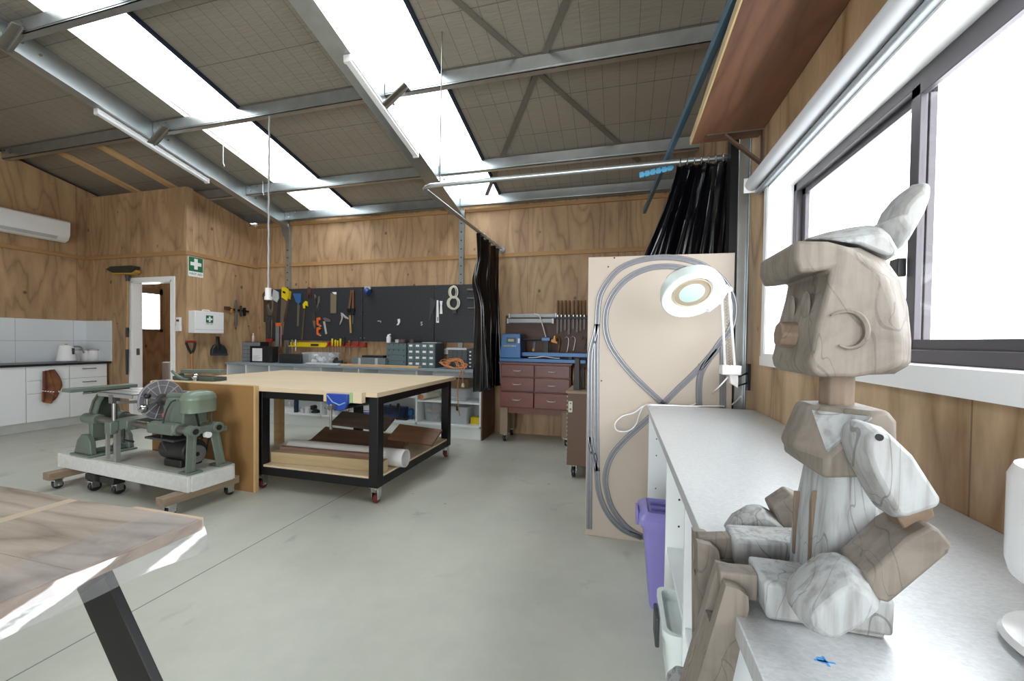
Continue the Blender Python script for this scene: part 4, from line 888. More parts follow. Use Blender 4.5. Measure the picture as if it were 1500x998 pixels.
# ------------------------------------------------------------------ light fittings, drop socket, hooks
TUBE = mat('batten_diffuser', '#f0f3f5', .4, 0, 0, trans=0)
for X, y0, y1, lab in ((-5.285, 2.93, 4.10, 'white batten light fixed under the left roof rafter'), (-2.235, 2.90, 4.08, 'white batten light fixed under the right roof rafter')):
    t = thing('batten_light', lab, 'light', (X, (y0+y1)/2, roofz((y0+y1)/2, 3.0)), 'batten lights under the rafters')
    def slope(x0, x1, z0, z1, a, b_): return MB().prism([(a, roofz(a, z0)), (b_, roofz(b_, z0)), (b_, roofz(b_, z1)), (a, roofz(a, z1))], 'x', x0, x1)
    slope(X-.035, X+.035, 3.03, 3.058, y0, y1).build('body', WHITE, t, bevel=.003)
    slope(X-.028, X+.028, 3.0, 3.03, y0+.02, y1-.02).build('diffuser', TUBE, t, bevel=.008)
    for a in (y0, y1-.02): slope(X-.032, X+.032, 2.997, 3.031, a, a+.02).build('end_cap', WHITE, t)
a, b_ = U(398, 186, 'y', 3.46), U(396, 440, 'y', 3.46)
t = thing('power_drop', 'white drop socket hanging on a grey conduit from the roof purlin', 'socket', (a.x, 3.46, b_.z))
zt_ = roofz(3.46, 3.14); zs = U(396, 424, 'y', 3.46).z
pts = [Vector((a.x, 3.43, zt_)).lerp(Vector((a.x-.01, 3.43, zs)), i/60)+Vector((.0015*math.sin(i*1.1), .0015*math.cos(i*1.1), 0)) for i in range(61)]
MB().tube(pts, .009, 6).build('conduit', LGREY, t, smooth=True)
q = MB().cyl((a.x-.01, 3.43, b_.z+.03), (a.x-.01, 3.43, zs+.01), .03, n=18).cyl((a.x-.01, 3.43, b_.z), (a.x-.01, 3.43, b_.z+.035), .037, n=18); q.build('socket_body', WHITEG, t, smooth=True)
for (px, y0p, y1p, Y, lab) in ((327, 222, 243, 3.52, 'thin wire hook hanging beside the left skylight, nearer one'), (385, 262, 285, 4.55, 'thin wire hook hanging beside the left skylight, farther one')):
    a, b_ = U(px, y0p, 'y', Y), U(px, y1p, 'y', Y); zc = roofz(Y)
    q = MB().tube([(a.x, Y, zc), (a.x, Y, b_.z+.03), (a.x+.012, Y, b_.z+.01), (a.x+.02, Y, b_.z), (a.x+.01, Y, b_.z-.012)], .004, 6); tag(q.build('wire_hook', WHITE), lab, 'hook')
# ------------------------------------------------------------------ long open bench against the back wall
CF_ = 4.85
def bx(px, y=CF_): return U(px, 560, 'y', y).x
GREYTOP = mat('grey_laminate', '#8e9aa0', .4, 0, .06)
t = thing('back_bench', 'long white open-shelf bench with grey top along the back wall', 'bench', (-3.8, 5.1, 0))
XL, XR = FX+.005, bx(705)
MB().box(XL, XR+.01, 4.82, BY-.052, .868, .898).build('worktop', GREYTOP, t, bevel=.002)
q = MB().box(XL, XR, 5.30, 5.315, .1, .868).box(XL, XR, CF_, 5.3, .15, .172).box(XL, XR, CF_+.02, CF_+.04, 0, .15)
divs = [bx(394), bx(470), bx(525), bx(610), XR-.012, XL+.012, bx(360)]
for x in divs: q.box(x-.012, x+.012, CF_, 5.3, .15, .868)
q.build('carcass', WMEL, t, bevel=.001)
for a, b_, z in ((divs[3], divs[4], .455), (divs[2], divs[3], .50)): MB().box(a+.012, b_-.012, CF_+.01, 5.3, z, z+.018).build('shelf', WMEL, t)
def box_px(nm, m_, x0, x1, y0, y1, Y, depth, label, cat, grp=None, base=None, parent=None, bev=.003):
    """box whose front face fills the pixel rectangle at depth Y"""
    a = U(x0, y1, 'y', Y); b_ = U(x1, y0, 'y', Y); z0 = a.z if base is None else base
    q = MB().box(a.x, b_.x, Y, Y+depth, z0, b_.z); o_ = q.build(nm, m_, parent, bevel=bev)
    if parent is None: tag(o_, label, cat, grp)
    return o_, (a.x, b_.x, z0, b_.z)
ST = .1721; BT = .8981
# bay one
box_px('tray', WHITE, 404, 430, 599, 608, 4.93, .16, 'small white tray on the bottom shelf holding a pink bottle', 'tray', base=ST)
def bottle(nm, px, ytop, Y, r, m_, mc, label, base, cat='bottle', grp=None):
    p = U(px, ytop, 'y', Y); t = thing(nm, label, cat, (p.x, Y, base), grp); h = p.z-base
    MB().lathe([(r*.9, 0), (r, .005), (r, h*.55), (r*.85, h*.68), (r*.35, h*.76), (r*.35, h*.8)], (p.x, Y, base), None, 18).build('body', m_, t, smooth=True)
    MB().lathe([(r*.42, h*.79), (r*.42, h*.93), (r*.2, h)], (p.x, Y, base), None, 14).build('cap', mc, t, smooth=True); return t
PINK = mat('pink_plastic', '#c98f9c', .4)
bottle('bottle', 414, 586, 5.14, .035, PINK, RED, 'pink squeeze bottle standing behind the small white tray', ST)
bottle('bottle', 424, 589, 5.13, .03, mat('cream_plastic', '#d9d2c6', .4), WHITE, 'cream bottle between the pink bottle and the dark blue can', ST)
p = U(434, 584, 'y', 4.97); t = thing('spray_can', 'tall dark blue can at the bottom shelf beside the white tray', 'can', (p.x, 4.97, ST)); MB().cyl((p.x, 4.97, ST), (p.x, 4.97, p.z-.03), .033, n=20).build('body', mat('navy_can', '#22304e', .35), t, smooth=True); MB().cyl((p.x, 4.97, p.z-.03), (p.x, 4.97, p.z), .029, n=20).build('cap', BLACK, t, smooth=True)
for px, yt, Y, r, lab in ((443, 599, 4.95, .028, 'small white cup beside the dark blue can'), (451, 596, 4.95, .04, 'larger white cup next to the small white cup')):
    p = U(px, yt, 'y', Y); q = MB().lathe([(r*.8, 0), (r, p.z-ST), (r*.9, p.z-ST), (r*.7, .01)], (p.x, Y, ST), None, 20); tag(q.build('cup', WHITE, smooth=True), lab, 'cup')
p = U(461, 600, 'y', 5.0); q = MB().box(p.x-.05, p.x+.06, 4.98, 5.1, ST, ST+.03).cyl((p.x-.03, 4.97, ST+.08), (p.x-.03, 5.05, ST+.08), .035).beam((p.x-.03, 5, ST+.06), (p.x+.06, 5.02, ST+.02), .04, .04); tag(q.build('power_tool', BLACK, bevel=.004), 'small black power tool beside the white cups', 'tool')
# bay two and three
p = U(488, 592, 'y', 5.0); t = thing('bucket', 'white bucket on the bottom shelf behind the blue vice', 'bucket', (p.x, 5.0, ST)); h = p.z-ST
MB().lathe([(.085, 0), (.10, h*.9), (.106, h*.92), (.106, h), (.098, h), (.09, h*.4)], (p.x, 5.0, ST), None, 28).build('body', WHITE, t, smooth=True)
MB().tube([(p.x+.105*math.cos(a), 5.0+.105*math.sin(a)-.02, ST+h*.9-.04*abs(math.sin(a))) for a in [math.pi+i*math.pi/10 for i in range(11)]], .003, 5).build('handle', STEEL, t)
RG = NT('mixed_rags'); vec, o = RG.xyz(); RG.l(RG.mix(RG.smooth(RG.noise(vec, 22, 3), .45, .55), rgb('#dad6d0'), rgb('#7a6256')), RG.b.inputs['Base Color']); RG.b.inputs['Roughness'].default_value = .9
p = U(516, 607, 'y', 5.0); q = MB()
for i in range(7): q.sphere((p.x+RND.uniform(-.06, .06), 5.0+RND.uniform(-.05, .08), ST+.025+.045*(i/7)), .035, 10, (1.2, 1, .6), (RND.random(), RND.random(), 0))
tag(q.build('rags', RG.m, smooth=True), 'crumpled white and brown rags on the bottom shelf right of the bucket', 'rags')
o_, e_ = box_px('carton', WHITE, 530, 543, 595, 614, 4.95, .14, 'white carton with purple print on the bottom shelf', 'box', base=ST)
MB().box(e_[0]+.02, e_[1]-.01, 4.948, 4.95, e_[2]+.05, e_[2]+.075).build('print', mat('purple_print', '#6c62b5', .6), o_); MB().box(e_[0]+.015, e_[1]-.03, 4.948, 4.95, e_[2]+.09, e_[2]+.10).build('print', mat('purple_print', '#6c62b5', .6), o_)
t = thing('drill_case', 'blue grooved tool tray on the bottom shelf with a black clamp beside it', 'tray', (bx(570), 5.0, ST))
a, b_ = U(556, 612, 'y', 4.97), U(590, 598, 'y', 4.97)
MB().box(a.x, b_.x+.08, 4.97, 5.15, ST, ST+.02).build('board', BWOOD, t); q = MB().box(a.x, b_.x, 4.98, 5.12, ST+.02, b_.z)
q.build('case', mat('navy_plastic', '#2b3a66', .4), t, bevel=.003); q = MB()
for i in range(7): q.box(a.x+.02+i*.026, a.x+.032+i*.026, 4.976, 4.98, ST+.06, b_.z-.01)
q.build('groove', BLACK, t)
p = U(583, 596, 'y', 4.95); q = MB().tube(catmull([(p.x-.12, 4.95, p.z+.03), (p.x-.10, 4.95, p.z-.05), (p.x-.02, 4.95, p.z-.06), (p.x, 4.95, p.z+.04), (p.x+.03, 4.95, p.z-.02), (p.x+.03, 4.95, ST+.035), (p.x+.10, 4.95, ST+.03)], 4), .014, 8).box(p.x-.02, p.x+.14, 4.93, 4.97, ST+.0, ST+.03); tag(q.build('hobby_vice', BLACK, bevel=.002), 'black angular clamp on the bottom shelf in front of the blue tray', 'clamp')
p = U(602, 600, 'y', 5.05); q = MB().lathe([(.03, 0), (.032, .05), (.045, .06), (.04, .13), (.02, .15)], (p.x, 5.05, ST), None, 16); tag(q.build('blue_bottle', BLUE, smooth=True), 'blue rounded bottle at the right of the black clamp on the bottom shelf', 'bottle')
for i, px in enumerate((566, 574, 583, 592, 600)):
    p = U(px, 584, 'y', 4.92); zz = .518
    q = MB().beam((p.x-.04, 4.90, zz+.012), (p.x+.045, 4.95+.02*(i % 2), zz+.02+.012*(i % 3)), .03, .022); tag(q.build('tool_oddment', (DGREY, STEEL, BLACK, BWOOD, DGREY)[i], bevel=.003), ('grey', 'steel', 'black', 'brown wooden', 'dark grey')[i]+' oddment lying on the middle shelf, '+('leftmost', 'second', 'third', 'fourth', 'rightmost')[i]+' of its row', 'tool', 'oddments on the middle shelf')
# bay four
a, b_ = U(613, 586, 'y', 4.90), U(628, 576, 'y', 5.0); t = thing('timber_log', 'short pale log with a sawn orange end on the upper shelf', 'log', (a.x+.05, 5.0, .473))
MB().cyl((a.x+.055, 4.875, .473+.043), (a.x+.14, 5.2, .473+.043), .042, n=20).build('bark', mat('pale_bark', '#d8d2bd', .7), t, smooth=True)
MB().cyl((a.x+.0545, 4.873, .473+.043), (a.x+.055, 4.8755, .473+.043), .038, n=20).build('sawn_end', mat('sawn_end', '#b97a48', .6), t)
def tub(px0, px1, yt, yb, Y, depth, base, label, contents=None, m_=None, clips=False):
    a, b_ = U(px0, yb, 'y', Y), U(px1, yt, 'y', Y); t = thing('plastic_tub', label, 'tub', ((a.x+b_.x)/2, Y+depth/2, base)); h = b_.z-base
    q = MB(); loft(q, tub_rings(a.x, b_.x, Y, Y+depth, [(base, .02), (base+h*.92, .004), (base+h*.93, 0), (base+h, 0), (base+h, .008), (base+.01, .024)], .02)); q.build('body', m_ or CLEAR, t, smooth=True)
    if contents:
        q = MB()
        for i in range(9):
            q.ob((a.x+.04+(b_.x-a.x-.08)*RND.random(), Y+.05+(depth-.09)*RND.random(), base+.03+h*.6*RND.random()), (.07, .05, .05), (RND.random()*3, RND.random(), RND.random()))
        q.build('contents', contents, t, bevel=.006)
    if clips:
        for px in (658, 670): p = U(px, yt+2, 'y', Y); MB().box(p.x-.015, p.x+.015, Y-.012, Y+.002, base+h-.05, base+h+.01).build('clip', BLACK, t, bevel=.002)
    return t
tub(650, 684, 571, 591, 4.95, .22, .4731, 'clear plastic tub on the upper shelf right of the pale log')
tub(620, 645, 592, 619, 4.95, .25, ST, 'clear plastic tub with pinkish contents on the bottom shelf', mat('pink_contents', '#b79a96', .7))
tub(651, 685, 597, 621, 4.92, .25, ST, 'milky lidded tub with black clips heaped with dark parts on the bottom shelf', DGREY, mat('milky_tub', '#c9cfd1', .3, 0, 0, alpha=.75), True)
box_px('sponge_pack', YEL, 689, 702, 612, 620, 5.0, .1, 'yellow box at the right end of the bottom shelf', 'box', base=ST)
box_px('carton', mat('cardboard', '#8d745c', .8), 655, 686, 556, 569, 5.02, .2, 'brown cardboard box on top of the clear tub under the bench top', 'box', base=U(655, 570, 'y', 4.95).z+.005)
q = MB().box(-1.705, -1.685, 4.84, 5.33, 0, .86); tag(q.build('end_board', wood('brown_end_board', '#4d3528', '#71503b', 'z', .5, 1.5, 6), bevel=.002), 'brown upright board standing at the right end of the white bench', 'board')
# ------------------------------------------------------------------ things on the back bench
t = thing('emblem_card', 'white card with yellow border and black emblem at the left bench end', 'card', (U(338, 527, 'y', 5.1).x, 5.1, BT))
a, b_ = U(332, 527, 'y', 5.1), U(346, 507, 'y', 5.1); MB().box(a.x, b_.x, 5.1, 5.106, BT, b_.z).build('sheet', WHITE, t)
MB().box(a.x+.015, b_.x-.004, 5.098, 5.1, BT+.012, b_.z-.015).build('border', mat('lime_border', '#c9cf8e', .6), t); MB().box(a.x+.028, b_.x-.012, 5.096, 5.098, BT+.03, b_.z-.03).build('panel', WHITE, t)
cx = (a.x+b_.x)/2+.008; MB().prism([(cx-.02, BT+.095), (cx+.0, BT+.125), (cx+.02, BT+.095)], 'y', 5.093, 5.096).cyl((cx, 5.093, BT+.07), (cx, 5.096, BT+.07), .02, n=14).build('emblem', BLACK, t)
def drawer_unit(nm, label, px0, px1, yt, yb, Y, depth, rows, cols, mb, md, grp=None, tags=None, dots=False, base=BT):
    a, b_ = U(px0, yb, 'y', Y), U(px1, yt, 'y', Y); t = thing(nm, label, 'drawer unit', ((a.x+b_.x)/2, Y+depth/2, base), grp); h = b_.z-base; w_ = b_.x-a.x
    MB().box(a.x, b_.x, Y+.004, Y+depth, base, b_.z).build('case', mb, t, bevel=.003)
    for r in range(rows):
        for c in range(cols):
            x0 = a.x+.006+(w_-.012)*c/cols; x1 = a.x+.006+(w_-.012)*(c+1)/cols-.004; z0 = base+.005+(h-.01)*r/rows; z1 = base+.005+(h-.01)*(r+1)/rows-.004
            d_ = MB().box(x0, x1, Y-.006, Y+.03, z0, z1).build('drawer', md, t, bevel=.002)
            if tags: MB().box(x0+(x1-x0)*.25, x1-(x1-x0)*.25, Y-.008, Y-.006, z0+(z1-z0)*.45, z1-(z1-z0)*.2).build('label_card', tags, d_)
            if dots:
                q = MB()
                for k in range(4 if r > 1 else 2): xx = x0+(x1-x0)*((k+.5)/4 if r > 1 else (.1+.8*k)); q.cyl((xx, Y-.008, z1-.012), (xx, Y-.006, z1-.012), .008, n=8)
                q.build('finger_hole', BLACK, d_)
    return t
GGD = mat('grey_green_metal', '#5f7278', .45, .1, .05); GGB = mat('grey_green_dark', '#3b464b', .5)
drawer_unit('parts_cabinet', 'black small-parts cabinet with smoky drawers by the first aid wall', 345, 381, 501, 528, 5.12, .16, 5, 2, BLACK, mat('smoky_drawer', '#7d838a', .25, 0, .05))
bottle('bottle', 371, 488, 5.16, .02, mat('glue_pink', '#d8b9ae', .4), WHITE, 'small glue bottle standing on the black parts cabinet', U(371, 501, 'y', 5.13).z+.002)
p = U(382, 503, 'y', 5.16); q = MB().box(p.x-.05, p.x+.06, 5.14, 5.18, U(371, 501, 'y', 5.13).z-.035, p.z); 
o_, e_ = box_px('black_box', BLACK, 366, 399, 508, 528, 5.0, .11, 'black box with white handwritten label on the back bench', 'box', base=BT)
MB().box(e_[0]+.05, e_[0]+.24, 4.998, 5.0, e_[2]+.02, e_[3]-.03).build('label_sheet', WHITE, o_)
q = MB(); 
for i in range(5): q.box(e_[0]+.065, e_[0]+.065+.15*(.6+.4*((i*7) % 3)/2), 4.9972, 4.998, e_[2]+.035+i*.016, e_[2]+.038+i*.016)
q.build('handwriting', mat('pencil', '#8a8a94', .7), o_)
q = MB()
for i in range(3): q.box(e_[1]-.05, e_[1]-.02, 4.998, 5.0, e_[2]+.03+i*.03, e_[2]+.042+i*.03)
q.build('vent', DGREY, o_)
o_, e_ = box_px('tool_case', mat('black_case', '#24262a', .5), 408, 441, 519, 531, 5.0, .16, 'low black case on the back bench left of the clear tub', 'case', base=BT, bev=.008)
MB().box(e_[0]+.08, e_[1]-.08, 4.99, 5.0, e_[2]+.05, e_[2]+.062).build('handle', BLACK, o_)
tub(440, 483, 517, 531, 5.02, .24, BT, 'clear plastic tub standing on the back bench beside the low black case', mat('white_contents', '#d4d6d8', .6))
q = MB(); a, b_ = U(448, 534, 'y', 4.9), U(497, 529, 'y', 4.9)
loft(q, tub_rings(a.x, b_.x, 4.86, 4.98, [(BT, .01), (BT+.012, 0), (BT+.02, .004), (BT+.03, .02)], .03)); tag(q.build('bubble_wrap', mat('bubble_film', '#d3d8db', .3, 0, .1, 60, alpha=.7, bump=.6), smooth=True), 'flat pack of bubble film on the bench in front of the clear tub', 'packaging')
p = U(497, 528, 'y', 5.05); q = MB().beam((p.x-.09, 5.05, BT+.03), (p.x-.04, 5.05, BT+.10), .04, .04).beam((p.x-.05, 5.03, BT+.03), (p.x+.05, 5.06, BT+.045), .05, .05).cyl((p.x-.08, 5.04, BT+.035), (p.x-.02, 5.04, BT+.035), .034).cyl((p.x+.08, 5.06, BT+.02), (p.x+.12, 5.06, BT+.02), .02); tag(q.build('black_drill', BLACK, bevel=.006), 'black power drill lying between the clear tub and the grey flat case', 'drill')
o_, e_ = box_px('flat_case', mat('grey_case', '#6d7a7f', .4), 515, 564, 525, 533, 4.98, .26, 'wide flat grey case on the back bench', 'case', base=BT, bev=.006)
for k in (.25, .75): MB().box(e_[0]+(e_[1]-e_[0])*k-.02, e_[0]+(e_[1]-e_[0])*k+.02, 4.972, 4.98, e_[2]+.02, e_[3]-.005).build('latch', LGREY, o_)
box_px('flat_case', BLACK, 530, 561, 521.5, 525, 5.02, .18, 'thin black case lying on the wide grey case', 'case', base=e_[3]+.001)
drawer_unit('drawer_cabinet', 'grey-green cabinet of four wide drawers with round finger holes', 566, 596, 503, 534, 5.06, .26, 4, 1, GGB, GGD, 'grey-green drawer cabinets', None, True)
drawer_unit('drawer_cabinet', 'grey-green cabinet of sixteen small drawers with white label cards', 596.5, 638, 503, 536, 5.0, .28, 4, 4, GGB, GGD, 'grey-green drawer cabinets', WHITE)
ct = U(580, 503, 'y', 5.06).z+.002; ct2 = U(615, 503, 'y', 5.0).z+.002
p = U(569.5, 491, 'y', 5.12); t = thing('spray_bottle', 'white spray can on top of the wide-drawer cabinet', 'can', (p.x, 5.12, ct)); MB().cyl((p.x, 5.12, ct), (p.x, 5.12, p.z-.02), .032, n=18).build('body', WHITE, t, bevel=.004); MB().cyl((p.x, 5.12, p.z-.02), (p.x, 5.12, p.z+.005), .02, n=14).beam((p.x, 5.12, p.z), (p.x+.03, 5.11, p.z+.01), .02, .015).build('nozzle', WHITE, t)
for px, rr, m_, lab in ((582, .03, LGREY, 'small grey lump on the wide-drawer cabinet'), (590, .045, mat('dusky_red', '#5d4542', .6), 'dark reddish tape roll on the wide-drawer cabinet')):
    p = U(px, 500, 'y', 5.15); q = MB().lathe([(rr*.5, 0), (rr, .004), (rr, .05), (rr*.5, .054)], (p.x, 5.15, ct), None, 18); tag(q.build('tape_roll', m_, smooth=True), lab, 'roll')
p = U(604, 499, 'y', 5.1); q = MB().lathe([(.02, 0), (.045, .003), (.045, .05), (.02, .052)], (p.x, 5.1, ct2), None, 18); tag(q.build('tape_roll', mat('brown_tape', '#4c3a35', .5), smooth=True), 'dark brown tape roll on the small-drawer cabinet', 'roll')
p, p1 = U(618, 503, 'y', 5.04), U(640, 501, 'y', 5.04); q = MB().box(p.x, p1.x, 5.04, 5.2, ct2, ct2+.012); tag(q.build('sanding_sheet', LGREY), 'thin grey sheet lying on the small-drawer cabinet', 'sheet')
a, b_ = U(500, 536, 'y', 4.86), U(614, 532, 'y', 4.86); q = MB().box(a.x, b_.x, 4.84, 4.93, BT, BT+.028); tag(q.build('timber_batten', PINE, bevel=.002), 'long pale pine batten along the front of the back bench', 'timber')
drawer_unit('drawer_cabinet', 'dark grey cabinet of many tiny drawers behind the orange cord', 656, 685, 513, 537, 5.1, .24, 7, 4, GGB, mat('dark_drawer', '#4e565a', .4), 'dark drawer cabinets by the curtain')
drawer_unit('drawer_cabinet', 'dark grey cabinet with white drawer labels beside the black curtain', 685.5, 699, 513, 538, 5.06, .24, 5, 2, GGB, mat('navy_drawer', '#343b42', .4), 'dark drawer cabinets by the curtain', WHITE)
p, p1 = U(654, 512, 'y', 5.1), U(684, 510, 'y', 5.1); q = MB().box(p.x, p1.x, 5.09, 5.32, U(660, 513, 'y', 5.1).z+.002, U(660, 513, 'y', 5.1).z+.03); tag(q.build('flat_box', LGREY, bevel=.004), 'flat light grey box on top of the dark tiny-drawer cabinet', 'box')
a, b_ = U(649, 519, 'y', 5.39), U(656.5, 511, 'y', 5.39); t = thing('wall_socket', 'white wall socket on the plywood under the black pegboard', 'socket', ((a.x+b_.x)/2, 5.39, a.z)); MB().box(a.x, b_.x, 5.385, BY, a.z, b_.z).build('plate', WHITE, t, bevel=.003); MB().box(a.x+.02, a.x+.035, 5.38, 5.385, a.z+.04, a.z+.06).build('switch', LGREY, t)
# orange extension cord
OC = mat('orange_cord', '#c8834f', .45, 0, .1)
t = thing('extension_cord', 'orange extension cord heaped on the back bench with its plug hanging down', 'cord', (U(662, 538, 'y', 4.95).x, 4.95, BT))
pts = []
cx0 = U(662, 535, 'y', 4.96); R2 = random.Random(3)
for i in range(110):
    a = i*.62; f = .7+.5*R2.random()
    pts.append((cx0.x+(.135*math.cos(a)+.02*math.sin(i*.21))*f+.05*math.sin(i*.05), 4.98+.07*math.sin(a)*f, BT+.012+.062*(1+math.sin(a*.5+i*.3))*f*(1-.35*abs(math.cos(a)))))
MB().tube(catmull(pts, 3), .0048, 6).build('coil', OC, t, smooth=True)
e1, e2 = U(675, 545, 'y', 4.81), U(677, 566, 'y', 4.80)
MB().tube(catmull([(e1.x-.03, 4.93, BT+.06), (e1.x+.03, 4.84, BT+.05), (e1.x, 4.80, BT-.01), (e1.x-.035, 4.80, .7), (e1.x-.03, 4.80, .46), (e1.x-.03, 4.86, .30)], 6), .0065, 6).tube(catmull([(e1.x+.06, 4.9, BT+.06), (e1.x+.05, 4.82, BT+.03), (e2.x+.008, 4.80, BT-.05), (e2.x+.01, 4.80, e2.z+.04)], 6), .0065, 6).build('tail', OC, t, smooth=True)
MB().lathe([(.01, .05), (.016, .04), (.022, .0), (.01, -.004)], (e2.x+.01, 4.80, e2.z-.01), None, 14).build('plug', mat('cream_plug', '#d9cfae', .4), t, smooth=True)
# ------------------------------------------------------------------ black pegboards and the tools on them
PEG = NT('black_pegboard'); vec, o = PEG.xyz()
fx_ = PEG.math('SUBTRACT', PEG.math('FRACT', PEG.math('MULTIPLY', o[0], 26)), .5); fz_ = PEG.math('SUBTRACT', PEG.math('FRACT', PEG.math('MULTIPLY', o[2], 26)), .5)
dd_ = PEG.math('ADD', PEG.math('MULTIPLY', fx_, fx_), PEG.math('MULTIPLY', fz_, fz_))
PEG.l(PEG.mix(PEG.math('LESS_THAN', dd_, .018), rgb('#2c2e34'), rgb('#131416')), PEG.b.inputs['Base Color']); PEG.b.inputs['Roughness'].default_value = .5
PZ0, PZ1, PY = 1.248, 2.073, 5.325
xs = [U(395, 460, 'y', PY).x, U(531.5, 460, 'y', PY).x, U(636, 460, 'y', PY).x, -1.80]
for i, lab in enumerate(('black pegboard crowded with hand tools on the back wall', 'black pegboard mostly bare, to the right of the tool-crowded one', 'black pegboard with white cord and set square by the black curtain')):
    a, b_ = xs[i]+(.006 if i else 0), xs[i+1]-.004
    o_ = MB().box(a, b_, PY, PY+.014, PZ0, PZ1).build('pegboard', PEG.m, bevel=.002); tag(o_, lab, 'pegboard', 'pegboards')
    q = MB()
    for x in (a+.03, b_-.03):
        for z in (PZ0+.05, (PZ0+PZ1)/2, PZ1-.05): q.cyl((x, PY-.004, z), (x, PY, z), .008, n=8)
    q.build('screw', CHROME, o_)
TY_ = PY-.022
def cut(px, th=.012, y=TY_): return MB().prism([(q_.x, q_.z) for q_ in (U(a, b, 'y', y) for a, b in px)], 'y', y, y+th)
def tool(nm, label, cat, parts, grp='hand tools on the pegboard'):
    p = U(*parts[0][1][0], 'y', TY_); zs = [U(a, b, 'y', TY_).z for pt in parts for a, b in pt[1]]
    t = thing(nm, label, cat, (p.x, TY_, min(zs)), grp)
    for pn, px, m_, *k in parts:
        th = k[0] if k else .012
        cut(px, th, TY_+(.018-th if th < .018 else -.004)).build(pn, m_, t, bevel=.0015)
    q = MB().cyl((p.x, TY_+.012, max(zs)-.012), (p.x, PY, max(zs)-.012), .003, n=6); q.build('peg_hook', STEEL, t); return t
RUST = mat('rusty_blade', '#564a40', .5, .4, .2, 20); BLADE = mat('saw_blade', '#86796c', .4, .6, .15, 15); OLDH = mat('old_handle', '#4a3526', .55, 0, .15)
def ring(px, py, rx, ry, n=12, a0=0): return [(px+rx*math.cos(a0+2*math.pi*i/n), py+ry*math.sin(a0+2*math.pi*i/n)) for i in range(n)]
tool('handsaw', 'old handsaw with dark wooden handle, leftmost on the pegboard', 'saw', [('handle', [(384, 432), (387, 427), (393, 428), (395, 437), (390, 447), (386, 443)], OLDH, .02), ('blade', [(386, 441), (392, 444), (390, 472), (386, 472)], RUST, .003)])
tool('handsaw', 'handsaw with pale grey handle behind the white drop socket', 'saw', [('handle', [(400, 424), (407, 428), (408, 437), (405, 443), (398, 438)], LGREY, .02), ('blade', [(394, 436), (407, 442), (404, 475), (395, 470)], RUST, .003)])
tool('cutters', 'pair of steel cutters hanging open under the white drop socket', 'pliers', [('jaw', [(391, 441), (394, 451), (396, 456), (398, 450), (398, 440), (400, 440), (399.5, 455), (397, 463), (393, 463), (391, 455), (389, 441)], STEEL, .01)])
tool('bow_saw', 'dark framed bow saw with red lower grip at the pegboard edge', 'saw', [('frame', [(389, 464), (399, 464), (399, 468), (392.5, 468), (392.5, 494), (398, 495), (397, 499), (389, 499)], DGREY, .015), ('blade', [(397, 468), (399, 468), (398, 495), (396.5, 495)], STEEL, .004), ('grip', [(389, 497), (398, 496), (398, 500), (390, 502.5)], RED, .018)])
tool('spirit_level', 'grey spirit level with orange cap hanging below the saws', 'level', [('body', [(403.5, 478), (411, 478), (410.5, 508), (403.5, 508)], mat('level_grey', '#8d9298', .4, .4), .02), ('cap', [(403.5, 473), (411, 473), (411, 478), (403.5, 478)], ORANGE, .022), ('edge', [(409, 478), (411.3, 478), (411, 508), (409, 508)], mat('pink_edge', '#b58c80', .4), .021)])
tool('handsaw', 'handsaw with bright yellow handle on the pegboard', 'saw', [('handle', [(412.5, 421), (416, 420.5), (422, 424), (422, 433), (420, 441), (414, 437), (412, 436)], YEL, .02), ('handle_opening', [(414.5, 426), (418.5, 428), (418, 431), (414, 429)], BLACK, .021), ('blade', [(412, 437), (420, 441), (415.5, 480), (414.5, 491), (409.5, 491)], BLADE, .003)])
tool('handsaw', 'second yellow-handled saw half hidden behind the bright yellow one', 'saw', [('handle', [(421.5, 426), (426, 427), (425, 439), (421, 437)], mat('dull_yellow', '#b59b1c', .5), .015), ('blade', [(421, 437), (424, 438), (418, 472), (415, 472)], RUST, .003)])
tool('drywall_saw', 'narrow saw with blue triangular handle', 'saw', [('handle', [(429, 430), (440.5, 430), (440, 443), (437, 446), (433, 442)], BLUE, .02), ('blade', [(435.5, 445), (439, 444), (437.5, 478), (434.8, 478)], mat('dull_blade', '#77705c', .4, .5), .003)])
tool('hacksaw', 'long thin hacksaw with yellow grip on the pegboard', 'saw', [('grip', [(443, 446), (447, 441), (450, 442), (450.5, 449), (447, 447), (446.5, 452), (444, 452)], YEL, .018), ('blade', [(445, 452), (447, 452), (443.5, 498), (440.5, 498)], mat('brown_blade', '#5d4d3a', .5, .3), .006)])
tool('pliers', 'dark red handled pliers near the pegboard top', 'pliers', [('jaw', [(450.5, 421), (454, 421), (455, 426), (450, 426)], OLDH, .012), ('handle', [(450, 426), (455, 426), (454.6, 436), (452.6, 430), (450.8, 437)], mat('dark_red_grip', '#5e2f2a', .5), .014)])
tool('pliers', 'thin steel long-nose pliers right of the dark red pliers', 'pliers', [('jaw', [(460, 431), (463, 434), (462.3, 444), (461, 444)], STEEL, .01), ('handle', [(461, 437), (463, 437), (463, 446), (461.6, 446)], DGREY, .01)])
tool('shears', 'open steel shears in the upper middle of the crowded pegboard', 'shears', [('blade', [(466, 434), (468.5, 434), (468, 443), (466, 447), (464.5, 452), (463.5, 451), (465, 445)], STEEL, .006), ('handle', [(466, 446), (468, 444), (467.5, 456), (466, 456)], DGREY, .008)])
tool('scraper_plate', 'mottled rectangular steel plate hanging from a white clip', 'plate', [('plate', [(484, 430), (493, 430), (492.3, 459), (484, 459)], NT('mottled_steel').m, .006), ('clip', [(486, 428), (492.5, 428), (492.5, 431.5), (489, 431)], WHITE, .014)])
